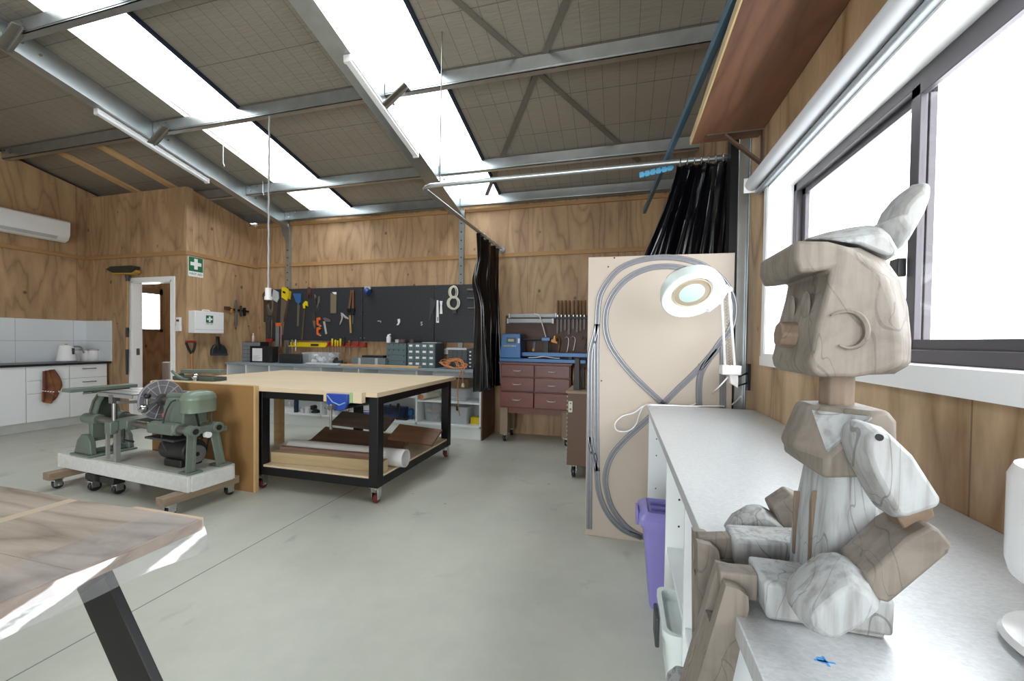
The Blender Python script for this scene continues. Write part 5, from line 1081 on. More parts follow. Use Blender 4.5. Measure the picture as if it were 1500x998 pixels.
s = MATS['mottled_steel'].node_tree; _n = s.nodes.new('ShaderNodeTexNoise'); _n.inputs['Scale'].default_value = 22; _r = s.nodes.new('ShaderNodeMix'); _r.data_type = 'RGBA'; _r.inputs[6].default_value = rgb('#4d4234'); _r.inputs[7].default_value = rgb('#9a8a70'); s.links.new(_n.outputs['Fac'], _r.inputs[0]); s.links.new(_r.outputs[2], s.nodes['Principled BSDF'].inputs['Base Color'])
HW = mat('hammer_wood', '#74503a', .5, 0, .15)
tool('hammer', 'hammer with brown handle hanging head down, left of the pair', 'hammer', [('handle', [(513.5, 425), (515.5, 425), (512.6, 452), (510, 452)], HW, .02), ('head', [(508, 452), (513, 452), (513, 457), (508, 457)], BSTEEL, .026)], 'hammers on the pegboard')
tool('hammer', 'hammer with brown handle hanging head down, right of the pair', 'hammer', [('handle', [(516, 425), (518, 425), (518, 452), (515.3, 452)], HW, .02), ('head', [(513.6, 452), (519, 452), (519, 457), (513.6, 457)], BSTEEL, .026)], 'hammers on the pegboard')
tool('mallet', 'small mallet with pale handle hanging below the two hammers', 'mallet', [('head', [(508, 458), (518, 458), (517, 462), (509, 462)], BLACK, .03), ('handle', [(511, 462), (513.5, 462), (514.8, 488), (512.5, 488)], mat('pale_handle', '#b08a5c', .5), .018)], 'hammers on the pegboard')
tool('punch', 'slim dark steel punch beside the small mallet', 'punch', [('shaft', [(516, 462), (517.3, 462), (517, 475), (515.6, 475)], STEEL, .01)])
tool('wrench', 'crossed silver spanner and wire left of the mallet', 'spanner', [('shank', [(499, 458), (502, 459), (506, 463), (510.5, 466), (510, 468), (505, 466), (502.5, 463), (501, 470), (498, 476), (497.4, 475), (500, 466)], mat('bright_steel', '#d3d4d4', .3, .6), .008)])
tool('spring_clamp', 'orange spring clamp, upper of the two', 'clamp', [('frame', [(463.5, 466), (468, 465), (470, 468), (467.5, 469.5), (466.5, 468.5), (466, 474), (468.5, 475.5), (467, 478), (463.5, 476)], ORANGE, .018), ('screw', [(466, 476), (470.5, 477), (470, 478.5), (466.5, 478)], LGREY, .01)], 'orange clamps on the pegboard')
tool('spring_clamp', 'orange spring clamp, lower of the two', 'clamp', [('frame', [(463.5, 480), (468, 479), (470, 482), (467.5, 483.5), (466.5, 482.5), (466, 488), (468.5, 489.5), (467, 492), (463.5, 490)], ORANGE, .018), ('screw', [(466, 490), (470.5, 491), (470, 492.5), (466.5, 492)], LGREY, .01)], 'orange clamps on the pegboard')
tool('angle_gauge', 'silver angle gauge right of the orange clamps', 'gauge', [('blade', [(473, 471), (476, 471), (479, 489), (476.5, 490)], mat('bright_steel', '#d3d4d4', .3, .6), .006), ('stock', [(472.5, 466), (477, 465.5), (484, 469), (483, 472), (476, 471)], STEEL, .014)])
tool('wood_rasp', 'dark wood rasp left of the orange clamps', 'rasp', [('blade', [(456.5, 458), (461.5, 458), (462, 470), (457.5, 470)], mat('rasp_grey', '#44413e', .5, .3), .01), ('handle', [(457.5, 470), (462, 470), (461.3, 481), (460, 481)], mat('rasp_handle', '#7c6048', .5), .014)])
tool('set_square', 'dark grey triangular set square on the third pegboard', 'square', [('plate', [(630, 435.5), (638.5, 441), (638, 445), (629, 470.5), (628, 470)], mat('smoky_square', '#46484d', .3), .004)])
tool('ruler', 'long white ruler with slot beside the set square', 'ruler', [('blade', [(639.5, 440), (642, 440), (643, 473), (638.8, 473)], WHITE, .005), ('slot', [(640.6, 464.5), (641.8, 464.5), (641.8, 470.5), (640.6, 470.5)], BLACK, .006)])
tool('ruler', 'short white gauge right of the long white ruler', 'gauge', [('blade', [(644, 441), (648, 441), (647.2, 448), (648, 460), (644, 460), (644.8, 448)], WHITE, .01)])
tool('clamp_bracket', 'grey square-cornered steel bracket at the right end of the third pegboard', 'bracket', [('frame', [(684, 423), (697, 423), (697, 452), (685, 452), (685, 450.5), (694.5, 450.5), (694.5, 437.5), (684, 437.5), (684, 436), (694.5, 436), (694.5, 425.5), (684, 425.5)], mat('grey_bracket', '#77756f', .45, .3), .03)])
tool('sheet_clip', 'small white double clip on the bare middle pegboard', 'clip', [('clip', [(582, 468), (585.5, 467), (586, 472), (583.5, 476.5), (580.5, 476.5), (583, 473)], WHITE, .012)])
tool('s_hook', 'small grey S hook on the bare middle pegboard', 'hook', [('hook', [(616, 471.5), (618.8, 471.5), (618.8, 472.6), (617, 473), (619, 475), (618.4, 477), (616, 477), (616, 476), (617.7, 475.5), (615.9, 473.6)], LGREY, .006)])
tool('peg_hook', 'small grey wire peg at the left of the middle pegboard', 'hook', [('hook', [(553, 470), (558, 470), (558, 473), (557, 473), (557, 471), (553, 471)], LGREY, .006)])
p = U(538, 427, 'y', TY_-.03); t = thing('tape_roll', 'blue and white tape roll hung at the top seam of the pegboards', 'roll', (p.x, TY_-.03, p.z-.05)); MB().cyl((p.x-.03, TY_-.02, p.z+.02), (p.x+.03, TY_-.03, p.z-.02), .05, n=22).build('roll', mat('navy_tape', '#2e4a86', .4), t, bevel=.006); MB().box(p.x-.05, p.x+.05, TY_-.03, TY_, p.z+.03, p.z+.075).build('holder', LGREY, t)
# hank of white cord
t = thing('cord_hank', 'hank of white cord hanging on the third pegboard', 'cord', (U(664, 460, 'y', TY_).x, TY_, U(664, 460, 'y', TY_).z), 'hand tools on the pegboard')
q = MB(); R3 = random.Random(5)
for k in range(6):
    dx, dr = R3.uniform(-1.5, 1.5), R3.uniform(.85, 1.12)
    up = [U(664+dx+5.5*dr*math.cos(a), 428+8.5*dr*math.sin(a), 'y', TY_-.01-.004*k) for a in [i*math.pi/8 for i in range(16)]]
    lo = [U(664+dx+8*dr*math.cos(a), 444+9*dr*math.sin(a), 'y', TY_-.01-.004*k) for a in [i*math.pi/8 for i in range(16)]]
    q.tube(up, .0055, 5, True).tube(lo, .0055, 5, True)
q.build('loops', mat('cream_cord', '#dcdccb', .5), t, smooth=True); cut([(663, 454), (668, 454), (668, 459), (663, 459)], .02, TY_-.03).build('plug', DGREY, t)
# yellow and red racks below the first pegboard
def rack(label, px0, px1, yy, m_, nm='tool_rack'):
    a, b_ = U(px0, yy+4, 'y', 5.33), U(px1, yy-1, 'y', 5.33); t = thing(nm, label, 'rack', ((a.x+b_.x)/2, 5.36, a.z), 'tool racks under the pegboard')
    MB().box(a.x, b_.x, 5.31, 5.345, a.z, a.z+.02).box(a.x, b_.x, 5.345, BY, a.z, b_.z+.01).build('body', m_, t, bevel=.002); return a, b_
a, b_ = rack('yellow tool rack under the crowded pegboard', 424, 478, 504, YEL)
for i, (px, m_, lab) in enumerate(((428, STEEL, 'steel'), (433, mat('bright_steel', '#d3d4d4', .3, .6), 'bright steel'), (461, BLACK, 'black'))):
    p = U(px, 502, 'y', 5.32)
    if i < 2: q = MB().cyl((p.x, 5.32, a.z-.07), (p.x, 5.32, p.z+.05), .009)
    else: q = MB().box(p.x-.06, p.x+.07, 5.30, 5.32, a.z+.021, a.z+.05)
    tag(q.build('rack_tool', m_, bevel=.001), lab+' tool resting in the yellow rack', 'tool', 'tools in the yellow rack')
a, b_ = rack('red tool rack under the crowded pegboard', 479, 534, 504, mat('rack_red', '#99392c', .5))
for i, (px, yt, m_, lab) in enumerate(((481, 502, RED, 'red handled screwdriver, leftmost in the red rack'), (487, 497, YEL, 'yellow handled screwdriver, first of the yellow ones in the red rack'), (491.5, 499, YEL, 'yellow handled screwdriver, second of the yellow ones in the red rack'), (495, 500, YEL, 'short yellow handled screwdriver in the middle of the red rack'), (499, 497, YEL, 'yellow handled screwdriver nearest the black handled one'), (504, 494, BLACK, 'black handled screwdriver in the red rack'), (512, 500, BWOOD, 'brown handled chisel in the red rack'), (524, 501, RED, 'red handled screwdriver at the right of the red rack'))):
    p = U(px, yt, 'y', 5.32); t = thing('screwdriver', lab, 'screwdriver', (p.x, 5.32, a.z-.1), 'screwdrivers in the red rack')
    MB().lathe([(.008, 0), (.015, .01), (.014, .05), (.016, p.z-a.z-.005), (.008, p.z-a.z+.005)], (p.x, 5.318, a.z+.005), None, 10).build('handle', m_, t, smooth=True)
    L = (.12, .16, .14, .1, .17, .08, .14, .05)[i]; MB().cyl((p.x, 5.318, a.z-L), (p.x, 5.318, a.z+.01), .005, n=6).build('shaft', STEEL, t)
# ------------------------------------------------------------------ drawer chest on castors with the blue wood lathe
MAH = wood('mahogany', '#4d231c', '#7b3f30', 'x', .38, 1.6, 7, False, 0, .5)
CX0, CX1, CY0, CY1, CZ0, CZ1 = -1.46, -.575, 4.85, 5.33, .44, 1.015
t = thing('drawer_chest', 'reddish mahogany six-drawer chest on beige legs with castors', 'drawers', ((CX0+CX1)/2, 5.1, 0))
MB().box(CX0, CX1, CY0+.02, CY1, CZ0, CZ1).build('carcass', MAH, t, bevel=.003)
MB().box(CX0-.02, CX1+.02, CY0-.01, CY1, CZ1-.018, CZ1).build('top', MAH, t, bevel=.003)
rows = [(.835, .985, 0), (.655, .825, 0), (.455, .645, -.02)]
for z0, z1, dy in rows:
    for x0, x1 in ((CX0+.01, (CX0+CX1)/2-.005), ((CX0+CX1)/2+.005, CX1-.01)):
        d_ = MB().box(x0, x1, CY0+dy, CY0+.03, z0, z1).build('drawer', MAH, t, bevel=.006)
        xm = (x0+x1)/2; zc = (z0+z1)/2; MB().tube(catmull([(xm-.055, CY0+dy, zc+.012), (xm-.035, CY0+dy-.02, zc), (xm+.035, CY0+dy-.02, zc), (xm+.055, CY0+dy, zc+.012)], 4), .006, 6).build('handle', mat('bright_steel', '#d3d4d4', .3, .6), d_, smooth=True)
LEGM = mat('beige_leg', '#8d7a63', .6, 0, .1)
for x in (CX0+.0, CX1-.10):
    for y in (CY0+.02, CY1-.12): MB().box(x, x+.10, y, y+.10, .10, CZ0).build('leg', LEGM, t, bevel=.003); caster(t, x+.05, y+.05, .042, .10, 'black')
MB().box(CX0+.1, CX1-.1, CY0+.05, CY0+.07, .37, CZ0).build('apron', MAH, t)
WBL = mat('lathe_blue', '#27639a', .35, .1, .05)
t = thing('wood_lathe', 'blue wood lathe with digital readout standing on the mahogany chest', 'lathe', (-1.0, 5.05, CZ1))
Z = CZ1+.001; lx0, lx1 = U(735, 500, 'y', 4.95).x, U(762, 500, 'y', 4.95).x
MB().box(lx0-.02, -.40, 4.92, 5.22, Z, Z+.045).build('base', WBL, t, bevel=.004)
zt1 = U(748, 489, 'y', 4.95).z
MB().prism([(lx0-.03, Z+.045), (lx1+.01, Z+.045), (lx1, zt1), (lx0, zt1)], 'y', 4.95, 5.2).build('headstock', WBL, t, bevel=.008)
scx = (lx0+lx1)/2; q = MB().box(scx-.06, scx+.065, 4.944, 4.95, zt1-.12, zt1-.05); q.build('screen', mat('screen_frame', '#23302c', .3), t, bevel=.002)
MB().box(scx-.035, scx+.04, 4.942, 4.944, zt1-.10, zt1-.068).build('digits', mat('readout', '#9fa98c', .4), t)
YW = mat('yellow_lettering', '#d6d24a', .5); q = MB(); x = scx-.10
for i, w_ in enumerate((.012, .012, .012, .01, .012, .012)):
    q.box(x, x+w_*.28, 4.947, 4.95, zt1-.165, zt1-.145).box(x, x+w_, 4.947, 4.95, zt1-.149 if i % 2 else zt1-.165, zt1-.145 if i % 2 else zt1-.161).box(x+w_*.7, x+w_, 4.947, 4.95, zt1-.165, zt1-.145 if i % 3 else zt1-.155); x += w_+.004
q.build('lettering', YW, t, ); q = MB(); x += .008
for i in range(4): q.box(x, x+.004, 4.947, 4.95, zt1-.165, zt1-.145).box(x, x+.013, 4.947, 4.95, zt1-.165, zt1-.161).box(x+.009, x+.013, 4.947, 4.95, zt1-.165, zt1-.147 if i % 2 else zt1-.155); x += .018
q.build('lettering', WHITE, t)
MB().box(lx1-.03, lx1-.005, 4.947, 4.95, zt1-.12, zt1-.06).build('sticker', WHITE, t)
bz = U(800, 519, 'y', 5.05).z
MB().box(lx1, -.36, 5.02, 5.06, bz-.03, bz+.02).box(lx1, -.36, 5.12, 5.16, bz-.03, bz+.02).build('bed', WBL, t, bevel=.003)
MB().box(-.62, -.58, 5.0, 5.17, Z+.045, bz-.03).build('bed_foot', BSTEEL, t)
tz = U(785, 498, 'y', 5.06).z; tx1 = U(806, 498, 'y', 5.06).x
MB().cyl((lx1, 5.07, tz), (tx1, 5.07, tz), .012).box(tx1-.10, tx1-.02, 5.05, 5.10, tz-.0, tz+.035).build('spindle', BSTEEL, t); MB().box(tx1-.11, tx1, 5.04, 5.11, tz-.012, tz+.03).build('tailstock', WBL, t, bevel=.004); MB().box(tx1-.08, tx1-.02, 5.04, 5.1, bz+.02, tz-.01).build('tailstock_post', BSTEEL, t)
kx = U(782, 513, 'y', 5.0).x; MB().beam((kx, 5.01, bz+.05), (kx+.01, 5.01, tz-.03), .03, .03).build('tool_rest', mat('navy_post', '#22304e', .4), t); MB().sphere((kx, 4.99, bz+.05), .024, 12).build('knob', mat('brass_knob', '#c7a763', .3, .4), t, smooth=True)
hx = U(812, 495, 'y', 5.05).x; MB().prism([(hx-.04, tz-.03), (hx-.01, tz-.035), (hx+.04, tz-.05), (hx+.045, tz-.03), (hx+.02, tz-.01), (hx+.015, tz+.055), (hx-.005, tz+.055), (hx-.015, tz+.01), (hx-.04, tz+.005)], 'y', 5.04, 5.075).build('hand_lever', mat('amber_plastic', '#d9912f', .4), t, bevel=.006)
q = MB(); R4 = random.Random(9)
q.tube(catmull([(lx1+.1, 4.99, Z+.055), (lx1+.2, 4.97, Z+.06), (lx1+.3, 4.98, Z+.075), (lx1+.42, 4.97, Z+.06), (lx1+.5, 4.99, Z+.055)], 4), .006, 6); tag(q.build('loose_lead', WHITEG, smooth=True), 'short white lead lying on the blue lathe base', 'cord')
# backing board, light battens, turning tools
BKB = wood('brown_hardboard', '#4a352c', '#5f463a', 'x', .55, 1, 4, False, 0, .25)
a, b_ = U(730, 535, 'y', 5.38), U(880, 472, 'y', 5.38); q = MB().box(-1.55, -.12, 5.385, BY-.001, CZ1-.1, U(800, 462, 'y', 5.38).z); tag(q.build('backing_board', BKB, bevel=.002), 'dark brown backing board on the wall behind the blue lathe', 'board')
for (x0, x1, y0, y1, Y, lab) in ((745, 815.5, 459.5, 465.5, 5.34, 'white light batten, upper of the two above the blue lathe'), (742.5, 811, 467, 473.5, 5.30, 'white light batten, lower of the two above the blue lathe')):
    a, b_ = U(x0, y1, 'y', Y), U(x1, y0, 'y', Y); t = thing('batten_light', lab, 'light', ((a.x+b_.x)/2, Y+.03, a.z), 'light battens above the lathe')
    MB().box(a.x+.02, b_.x-.02, Y, 5.385, a.z, b_.z).build('body', LGREY, t, bevel=.012); MB().box(a.x, a.x+.022, Y-.003, 5.384, a.z-.003, b_.z+.003).build('end_cap', WHITE, t); MB().box(b_.x-.022, b_.x, Y-.003, 5.384, a.z-.003, b_.z+.003).build('end_cap', WHITE, t)
pts = [U(x, y, 'y', Y) for x, y, Y in ((783, 460, 5.33), (790, 463, 5.28), (794, 474, 5.27), (799, 492, 5.27), (802, 505, 5.25), (801, 517, 5.22))]
tag(MB().tube(catmull(pts, 5), .007, 6).build('flexible_lead', WHITEG, smooth=True), 'white cord hanging from the light battens to the blue lathe', 'cord')
a = U(816, 466, 'y', 5.36); q = MB().box(a.x-.02, -.12, 5.33, 5.385, a.z-.015, a.z+.015); tag(q.build('chisel_rack', BSTEEL, bevel=.002), 'dark rack strip holding the long-handled chisels', 'rack')
for i, px in enumerate((817, 822.3, 828, 833.5, 840, 845.5, 850.5, 856)):
    p0, p1 = U(px, 440, 'y', 5.345), U(px, 462, 'y', 5.345); zb = U(px, (488, 486, 484, 490, 482, 487, 485, 483)[i], 'y', 5.345).z
    t = thing('turning_chisel', 'long-handled turning chisel standing in the dark wall rack', 'chisel', (p0.x, 5.345, zb), 'turning chisels in the wall rack')
    h = p0.z-p1.z; MB().lathe([(.011, 0), (.016, .03), (.012, h*.45), (.016, h*.8), (.013, h-.005), (.005, h)], (p1.x, 5.345, p1.z), None, 12).build('handle', BWOOD, t, smooth=True)
    MB().cyl((p1.x, 5.345, p1.z-.035), (p1.x, 5.345, p1.z+.003), .015, n=12).build('ferrule', CHROME, t, smooth=True); MB().box(p1.x-.013, p1.x+.013, 5.342, 5.348, zb, p1.z-.03).build('blade', mat('dark_blade', '#4c4440', .4, .4), t)
for i, (px, yt, yb, m_, lab) in enumerate(((817, 494, 516, BWOOD, 'brown wooden gauge hanging right of the amber lever'), (830, 494, 516, STEEL, 'steel caliper hanging on the brown board, left one'), (839.5, 493, 513, STEEL, 'steel caliper hanging on the brown board, right one'), (855, 494, 512, DGREY, 'dark hook tool hanging on the brown board by the railway board'))):
    p0, p1 = U(px, yt, 'y', 5.36), U(px, yb, 'y', 5.36)
    q = MB().tube(catmull([(p0.x-.025, 5.36, p0.z-.03), (p0.x, 5.36, p0.z), (p0.x+.028, 5.36, p0.z-.04), (p0.x+.012, 5.36, p1.z+.02), (p0.x, 5.36, p1.z)], 5), .008 if i else .012, 6).cyl((p0.x, 5.36, p0.z-.005), (p0.x, 5.386, p0.z-.005), .004); tag(q.build('hanging_tool', m_, smooth=True), lab, 'tool', 'tools hung on the brown board')
# brown wheeled box beside the railway board
t = thing('wheeled_cabinet', 'brown wheeled cabinet with white socket plate behind the railway board', 'cabinet', (-.25, 3.95, 0))
BRB = mat('brown_box', '#6a5040', .55, 0, .06)
MB().box(-.47, .0, 3.76, 4.25, .125, .80).build('body', BRB, t, bevel=.002); MB().box(-.485, .0, 3.745, 4.26, .80, .82).build('top', mat('pale_box_edge', '#a08b74', .6), t)
q = MB()
for i in range(16): q.box(-.474, -.468, 3.757, 3.765, .16+i*.04, .175+i*.04)
q.build('tack_strip', LGREY, t)
a, b_ = U(832.5, 604, 'y', 3.755), U(839, 588, 'y', 3.755); MB().box(a.x, b_.x, 3.748, 3.76, a.z, b_.z).build('socket_plate', mat('cream_plate', '#d5d6c6', .4), t, bevel=.003)
MB().cyl(((a.x+b_.x)/2, 3.746, a.z+.03), ((a.x+b_.x)/2, 3.748, a.z+.03), .008).cyl(((a.x+b_.x)/2, 3.746, b_.z-.02), ((a.x+b_.x)/2, 3.748, b_.z-.02), .006).build('socket_hole', DGREY, t)
for x in (-.41, -.06):
    for y in (3.82, 4.18): caster(t, x, y, .05, .125, 'black')
for (x0, x1, y0, y1, Y, m_, lab) in ((840, 850, 525, 577, 3.86, mat('charcoal_tool', '#2a2624', .5), 'tall dark brown block standing on the wheeled cabinet'), (850.5, 857, 538, 577, 3.98, mat('slate_tool', '#2b3134', .5), 'shorter slate-coloured block behind the tall block on the wheeled cabinet')):
    a, b_ = U(x0, y1, 'y', Y), U(x1, y0, 'y', Y); q = MB().prism([(a.x, .8205), (b_.x, .8205), (b_.x-.008, b_.z), (a.x+.008, b_.z)], 'y', Y, Y+.09); tag(q.build('dark_block', m_, bevel=.004), lab, 'block')
a = U(835, 553, 'y', 4.86); tag(MB().cyl((CX1+.03, 4.97, a.z), (CX1+.055, 4.97, a.z), .13, n=32).build('face_plate', mat('tan_disc', '#8d7a63', .5), bevel=.004), 'tan round disc leaning at the right side of the mahogany chest', 'disc')
# ------------------------------------------------------------------ first aid wall
def fx(px, py, off=0): return U(px, py, 'x', FX+off)
GRN = mat('sign_green', '#1f6b45', .45, 0, .02)
t = thing('first_aid_sign', 'green and white first aid sign high on the plywood wall', 'sign', tuple(fx(286, 405)))
a, b_ = fx(275, 404), fx(297.5, 376); x = FX+.001
y0, y1, z0, z1 = a.y+.005, b_.y, fx(275, 404).z, fx(275, 374.5).z
MB().prism(rrect(y0, y1, z0, z1, .012, 4), 'x', FX, FX+.003).build('panel', WHITE, t)
MB().box(FX+.003, FX+.004, y0+.006, y1-.006, z0+(z1-z0)*.26, z1-.006).build('green_field', GRN, t)
cy_, cz2, s_ = (y0+y1)/2, z0+(z1-z0)*.64, (z1-z0)*.27
def plus(cy, cz, a, w_): return [(cy-w_, cz-a), (cy+w_, cz-a), (cy+w_, cz-w_), (cy+a, cz-w_), (cy+a, cz+w_), (cy+w_, cz+w_), (cy+w_, cz+a), (cy-w_, cz+a), (cy-w_, cz+w_), (cy-a, cz+w_), (cy-a, cz-w_), (cy-w_, cz-w_)]
MB().prism(plus(cy_, cz2, s_, s_*.32), 'x', FX+.004, FX+.006).build('cross', WHITE, t)
text('FIRST AID', 'lettering', GRN, t, (FX+.004, cy_, z0+(z1-z0)*.13), (R90, 0, R90), (y1-y0)*.2, .0005)
t = thing('first_aid_cabinet', 'white wall-mounted first aid box with green cross label', 'box', tuple(fx(301, 488)))
D = .13; c0 = U(286, 488, 'x', FX+D); c1 = U(328, 456, 'x', FX+D); zt2 = U(286, 455, 'x', FX+D).z
MB().box(FX, FX+D, c0.y, c1.y, c0.z, zt2).build('case', WHITE, t, bevel=.006)
MB().box(FX+D, FX+D+.003, c0.y+.004, c1.y-.004, c0.z+.05, c0.z+.054).build('lid_seam', LGREY, t)
MB().tube([(FX+.06, c0.y+.15, zt2), (FX+.06, c0.y+.16, zt2+.02), (FX+.06, c0.y+.25, zt2+.02), (FX+.06, c0.y+.26, zt2)], .008, 6).build('handle', WHITE, t)
lc = U(307, 468, 'x', FX+D); MB().box(FX+D, FX+D+.002, lc.y-.052, lc.y+.052, lc.z-.05, lc.z+.055).build('label', GRN, t)
MB().prism(plus(lc.y, lc.z+.002, .04, .013), 'x', FX+D+.002, FX+D+.004).build('cross', WHITE, t)
text('FIRST AID', 'lettering', GRN, t, (FX+D+.001, lc.y, lc.z-.067), (R90, 0, R90), .022, .0005)
def fcut(px, th, off=.01): return MB().prism([(q_.y, q_.z) for q_ in (U(a, b, 'x', FX+off) for a, b in px)], 'x', FX+off, FX+off+th)
t = thing('bar_clamps', 'dark rail of sash clamps crossing on the plywood beside the first aid box', 'clamp', tuple(fx(345, 478)))
fcut([(330, 449), (340, 452), (364, 455.5), (364, 458), (340, 455), (330, 452)], .015).build('rail', BSTEEL, t, bevel=.002)
fcut([(328, 449), (335, 449.5), (335, 455), (328, 454)], .03).build('jaw', mat('dark_maroon', '#4a2a22', .5), t, bevel=.003); fcut([(336, 453), (339, 452.5), (340, 457), (336, 459)], .03).build('jaw', mat('ochre_jaw', '#a98435', .5), t, bevel=.003)
fcut([(344.5, 440), (346.8, 440), (346.8, 478), (344.3, 478)], .02, .026).build('bar', STEEL, t, bevel=.002); fcut([(351.5, 448), (353.2, 448), (353.2, 464), (351.5, 464)], .02, .026).build('bar', DGREY, t); fcut([(355.5, 451), (358.5, 451), (358.5, 463), (356, 463)], .025, .026).build('jaw', BSTEEL, t, bevel=.002)
t = thing('dustpan', 'black plastic dustpan hanging on the plywood below the first aid box', 'dustpan', tuple(fx(318, 522)))
fcut([(307, 520), (307.5, 512), (311, 506), (316, 503.5), (321, 504), (326, 507), (329.5, 513), (330, 520)], .05).build('pan', mat('black_pan', '#222426', .4), t, bevel=.01); fcut([(316, 505), (316, 493), (319.5, 493), (321.5, 506), (321, 513), (318, 514)], .03, .045).build('handle', BLACK, t, bevel=.006); fcut([(308, 518), (330, 518), (330, 521), (308, 521)], .055).build('lip', DGREY, t)
t = thing('spade', 'spade with red and black D grip standing against the plywood wall', 'spade', tuple(fx(280, 560)))
gp_ = [U(x_, y_, 'x', FX+.06) for x_, y_ in ((279, 519), (274.5, 509), (272, 501), (275, 499))]; 
MB().tube(catmull([U(x_, y_, 'x', FX+.06) for x_, y_ in ((280.5, 519), (276, 511), (272.5, 502))], 4), .016, 8).tube(catmull([U(x_, y_, 'x', FX+.06) for x_, y_ in ((280.5, 519), (284.5, 511), (286, 502))], 4), .016, 8).build('grip_arm', BLACK, t, smooth=True)
MB().tube([U(272, 500.5, 'x', FX+.06), U(286.5, 500.5, 'x', FX+.06)], .017, 10).build('grip', mat('red_grip', '#8e2a28', .45), t, smooth=True)
s0_, s1_ = U(280.5, 517, 'x', FX+.06), Vector((FX+.10, U(280.5, 517, 'x', FX+.06).y, .30)); MB().cyl(s0_, s1_, .017, n=12).build('shaft', mat('shaft_wood', '#9c6a42', .5), t, smooth=True)
MB().prism([(s1_.y-.09, .0), (s1_.y+.09, .0), (s1_.y+.09, .28), (s1_.y+.02, .32), (s1_.y-.02, .32), (s1_.y-.09, .28)], 'x', FX+.09, FX+.105).build('blade', STEEL, t)
# ------------------------------------------------------------------ on the partition: remote holder, broom
a, b_ = U(257.5, 485, 'y', DY-.03), U(263, 465, 'y', DY-.03); t = thing('remote_control', 'white air conditioner remote in a wall holder beside the door frame', 'remote', (a.x, DY-.02, a.z))
MB().box(a.x, b_.x, DY-.03, DY, a.z, b_.z).build('body', WHITE, t, bevel=.004); MB().box(a.x+.01, b_.x-.01, DY-.032, DY-.03, b_.z-.06, b_.z-.03).build('display', DGREY, t); MB().box(a.x-.008, b_.x+.004, DY-.034, DY, a.z-.002, a.z+.07).build('holder', WHITE, t, bevel=.003)
t = thing('broom', 'wide broom hung head up beside the white door frame', 'broom', tuple(U(186, 549, 'y', DY-.05)))
hb = [U(x_, y_, 'y', DY-.07) for x_, y_ in ((159, 395.5), (166, 391), (196, 389.5), (201, 391), (198, 397), (196, 400), (168, 400))]
MB().prism([(q_.x, q_.z) for q_ in hb], 'y', DY-.11, DY-.03).build('bristles', mat('dark_bristles', '#36332a', .9, 0, .3, 30), t, bevel=.006)
hb = [U(x_, y_, 'y', DY-.07) for x_, y_ in ((166, 400), (196, 400), (202, 396), (203, 399.5), (197, 402.5), (168, 402.5))]; MB().prism([(q_.x, q_.z) for q_ in hb], 'y', DY-.10, DY-.04).build('head', mat('ochre_plastic', '#b58a2c', .5), t, bevel=.003)
def bpt(x_, y_): return U(x_, y_, 'y', DY-.06)
MB().cyl(bpt(187, 403), bpt(187, 407), .03, n=14).cyl(bpt(187, 407), bpt(187, 412), .024, n=14).build('socket', DGREY, t); MB().cyl(bpt(187, 410), bpt(186, 546), .0125, n=12).build('handle', mat('broom_wood', '#b08d62', .5), t, smooth=True)
MB().cyl(bpt(186.5, 480), bpt(186.4, 494), .019, n=12).build('grip', BLACK, t, smooth=True); MB().cyl(bpt(186.2, 512), bpt(186, 549), .02, .014, n=12).build('grip', BLACK, t, smooth=True)
# ------------------------------------------------------------------ air conditioner
a, b_ = U(104, 354, 'x', LX+.22), U(104, 325, 'x', LX+.22); ye = a.y; zb, zt3 = U(95, 356, 'x', LX+.12).z, b_.z
t = thing('air_conditioner', 'white wall-mounted air conditioner at the top left', 'air conditioner', (LX+.1, ye-.5, zb))
MB().prism([(LX, zb+.02), (LX+.10, zb), (LX+.17, zb+.03), (LX+.215, zb+.10), (LX+.22, zt3-.02), (LX+.20, zt3), (LX, zt3)], 'y', ye-1.05, ye).build('casing', WHITE, t, bevel=.008)
q = MB(); s_ = Vector((.045, .07)).normalized(); q.prism([(LX+.172, zb+.028), (LX+.2, zb+.065), (LX+.195, zb+.07), (LX+.167, zb+.033)], 'y', ye-1.0, ye-.13); q.build('louvre', LGREY, t)
# ------------------------------------------------------------------ kitchenette
KX, KT = -7.39, .90
SPL = NT('white_tiles'); vec, o = SPL.xyz()
SPL.b.inputs['Base Color'].default_value = rgb('#d3d9dd'); SPL.b.inputs['Roughness'].default_value = .12
gr = SPL.math('LESS_THAN', SPL.math('FRACT', SPL.math('DIVIDE', SPL.math('ADD', o[1], 20.0), .60)), .008); gz_ = SPL.math('LESS_THAN', SPL.math('ABSOLUTE', SPL.math('SUBTRACT', o[2], .30)), .003)
SPL.l(SPL.mix(SPL.math('MAXIMUM', gr, gz_), rgb('#dbe1e5'), rgb('#a8adb0')), SPL.b.inputs['Base Color'])
t = thing('splashback', 'white tiled splashback above the kitchen worktop', 'tiles', (LX+.01, 2.5, KT))
MB().box(LX, LX+.012, -1, DY, KT, 1.505).build('wall_tiles', SPL.m, t); SP2 = SPL.m.copy()
MB().box(LX+.012, -7.36, DY-.012, DY, KT, 1.505).build('return_tiles', SPL.m, t)
t = thing('kitchen_worktop', 'thin black worktop over the white kitchen units', 'worktop', (-7.6, 2.0, KT-.03))
MB().box(LX+.012, KX+.03, -1, DY-.013, KT-.03, KT-.001).build('slab', mat('black_laminate', '#1d1c20', .3, 0, .05), t, bevel=.002)
ys = [U(px, 560, 'x', KX).y for px in (38, 102, 157)]
MB_ = MB().box(LX+.1, KX-.15, -1, DY-.01, 0, .14); tag(MB_.build('kick_board', mat('kick_white', '#d9dcdb', .5), ), 'white kick board under the kitchen units', 'kick board')
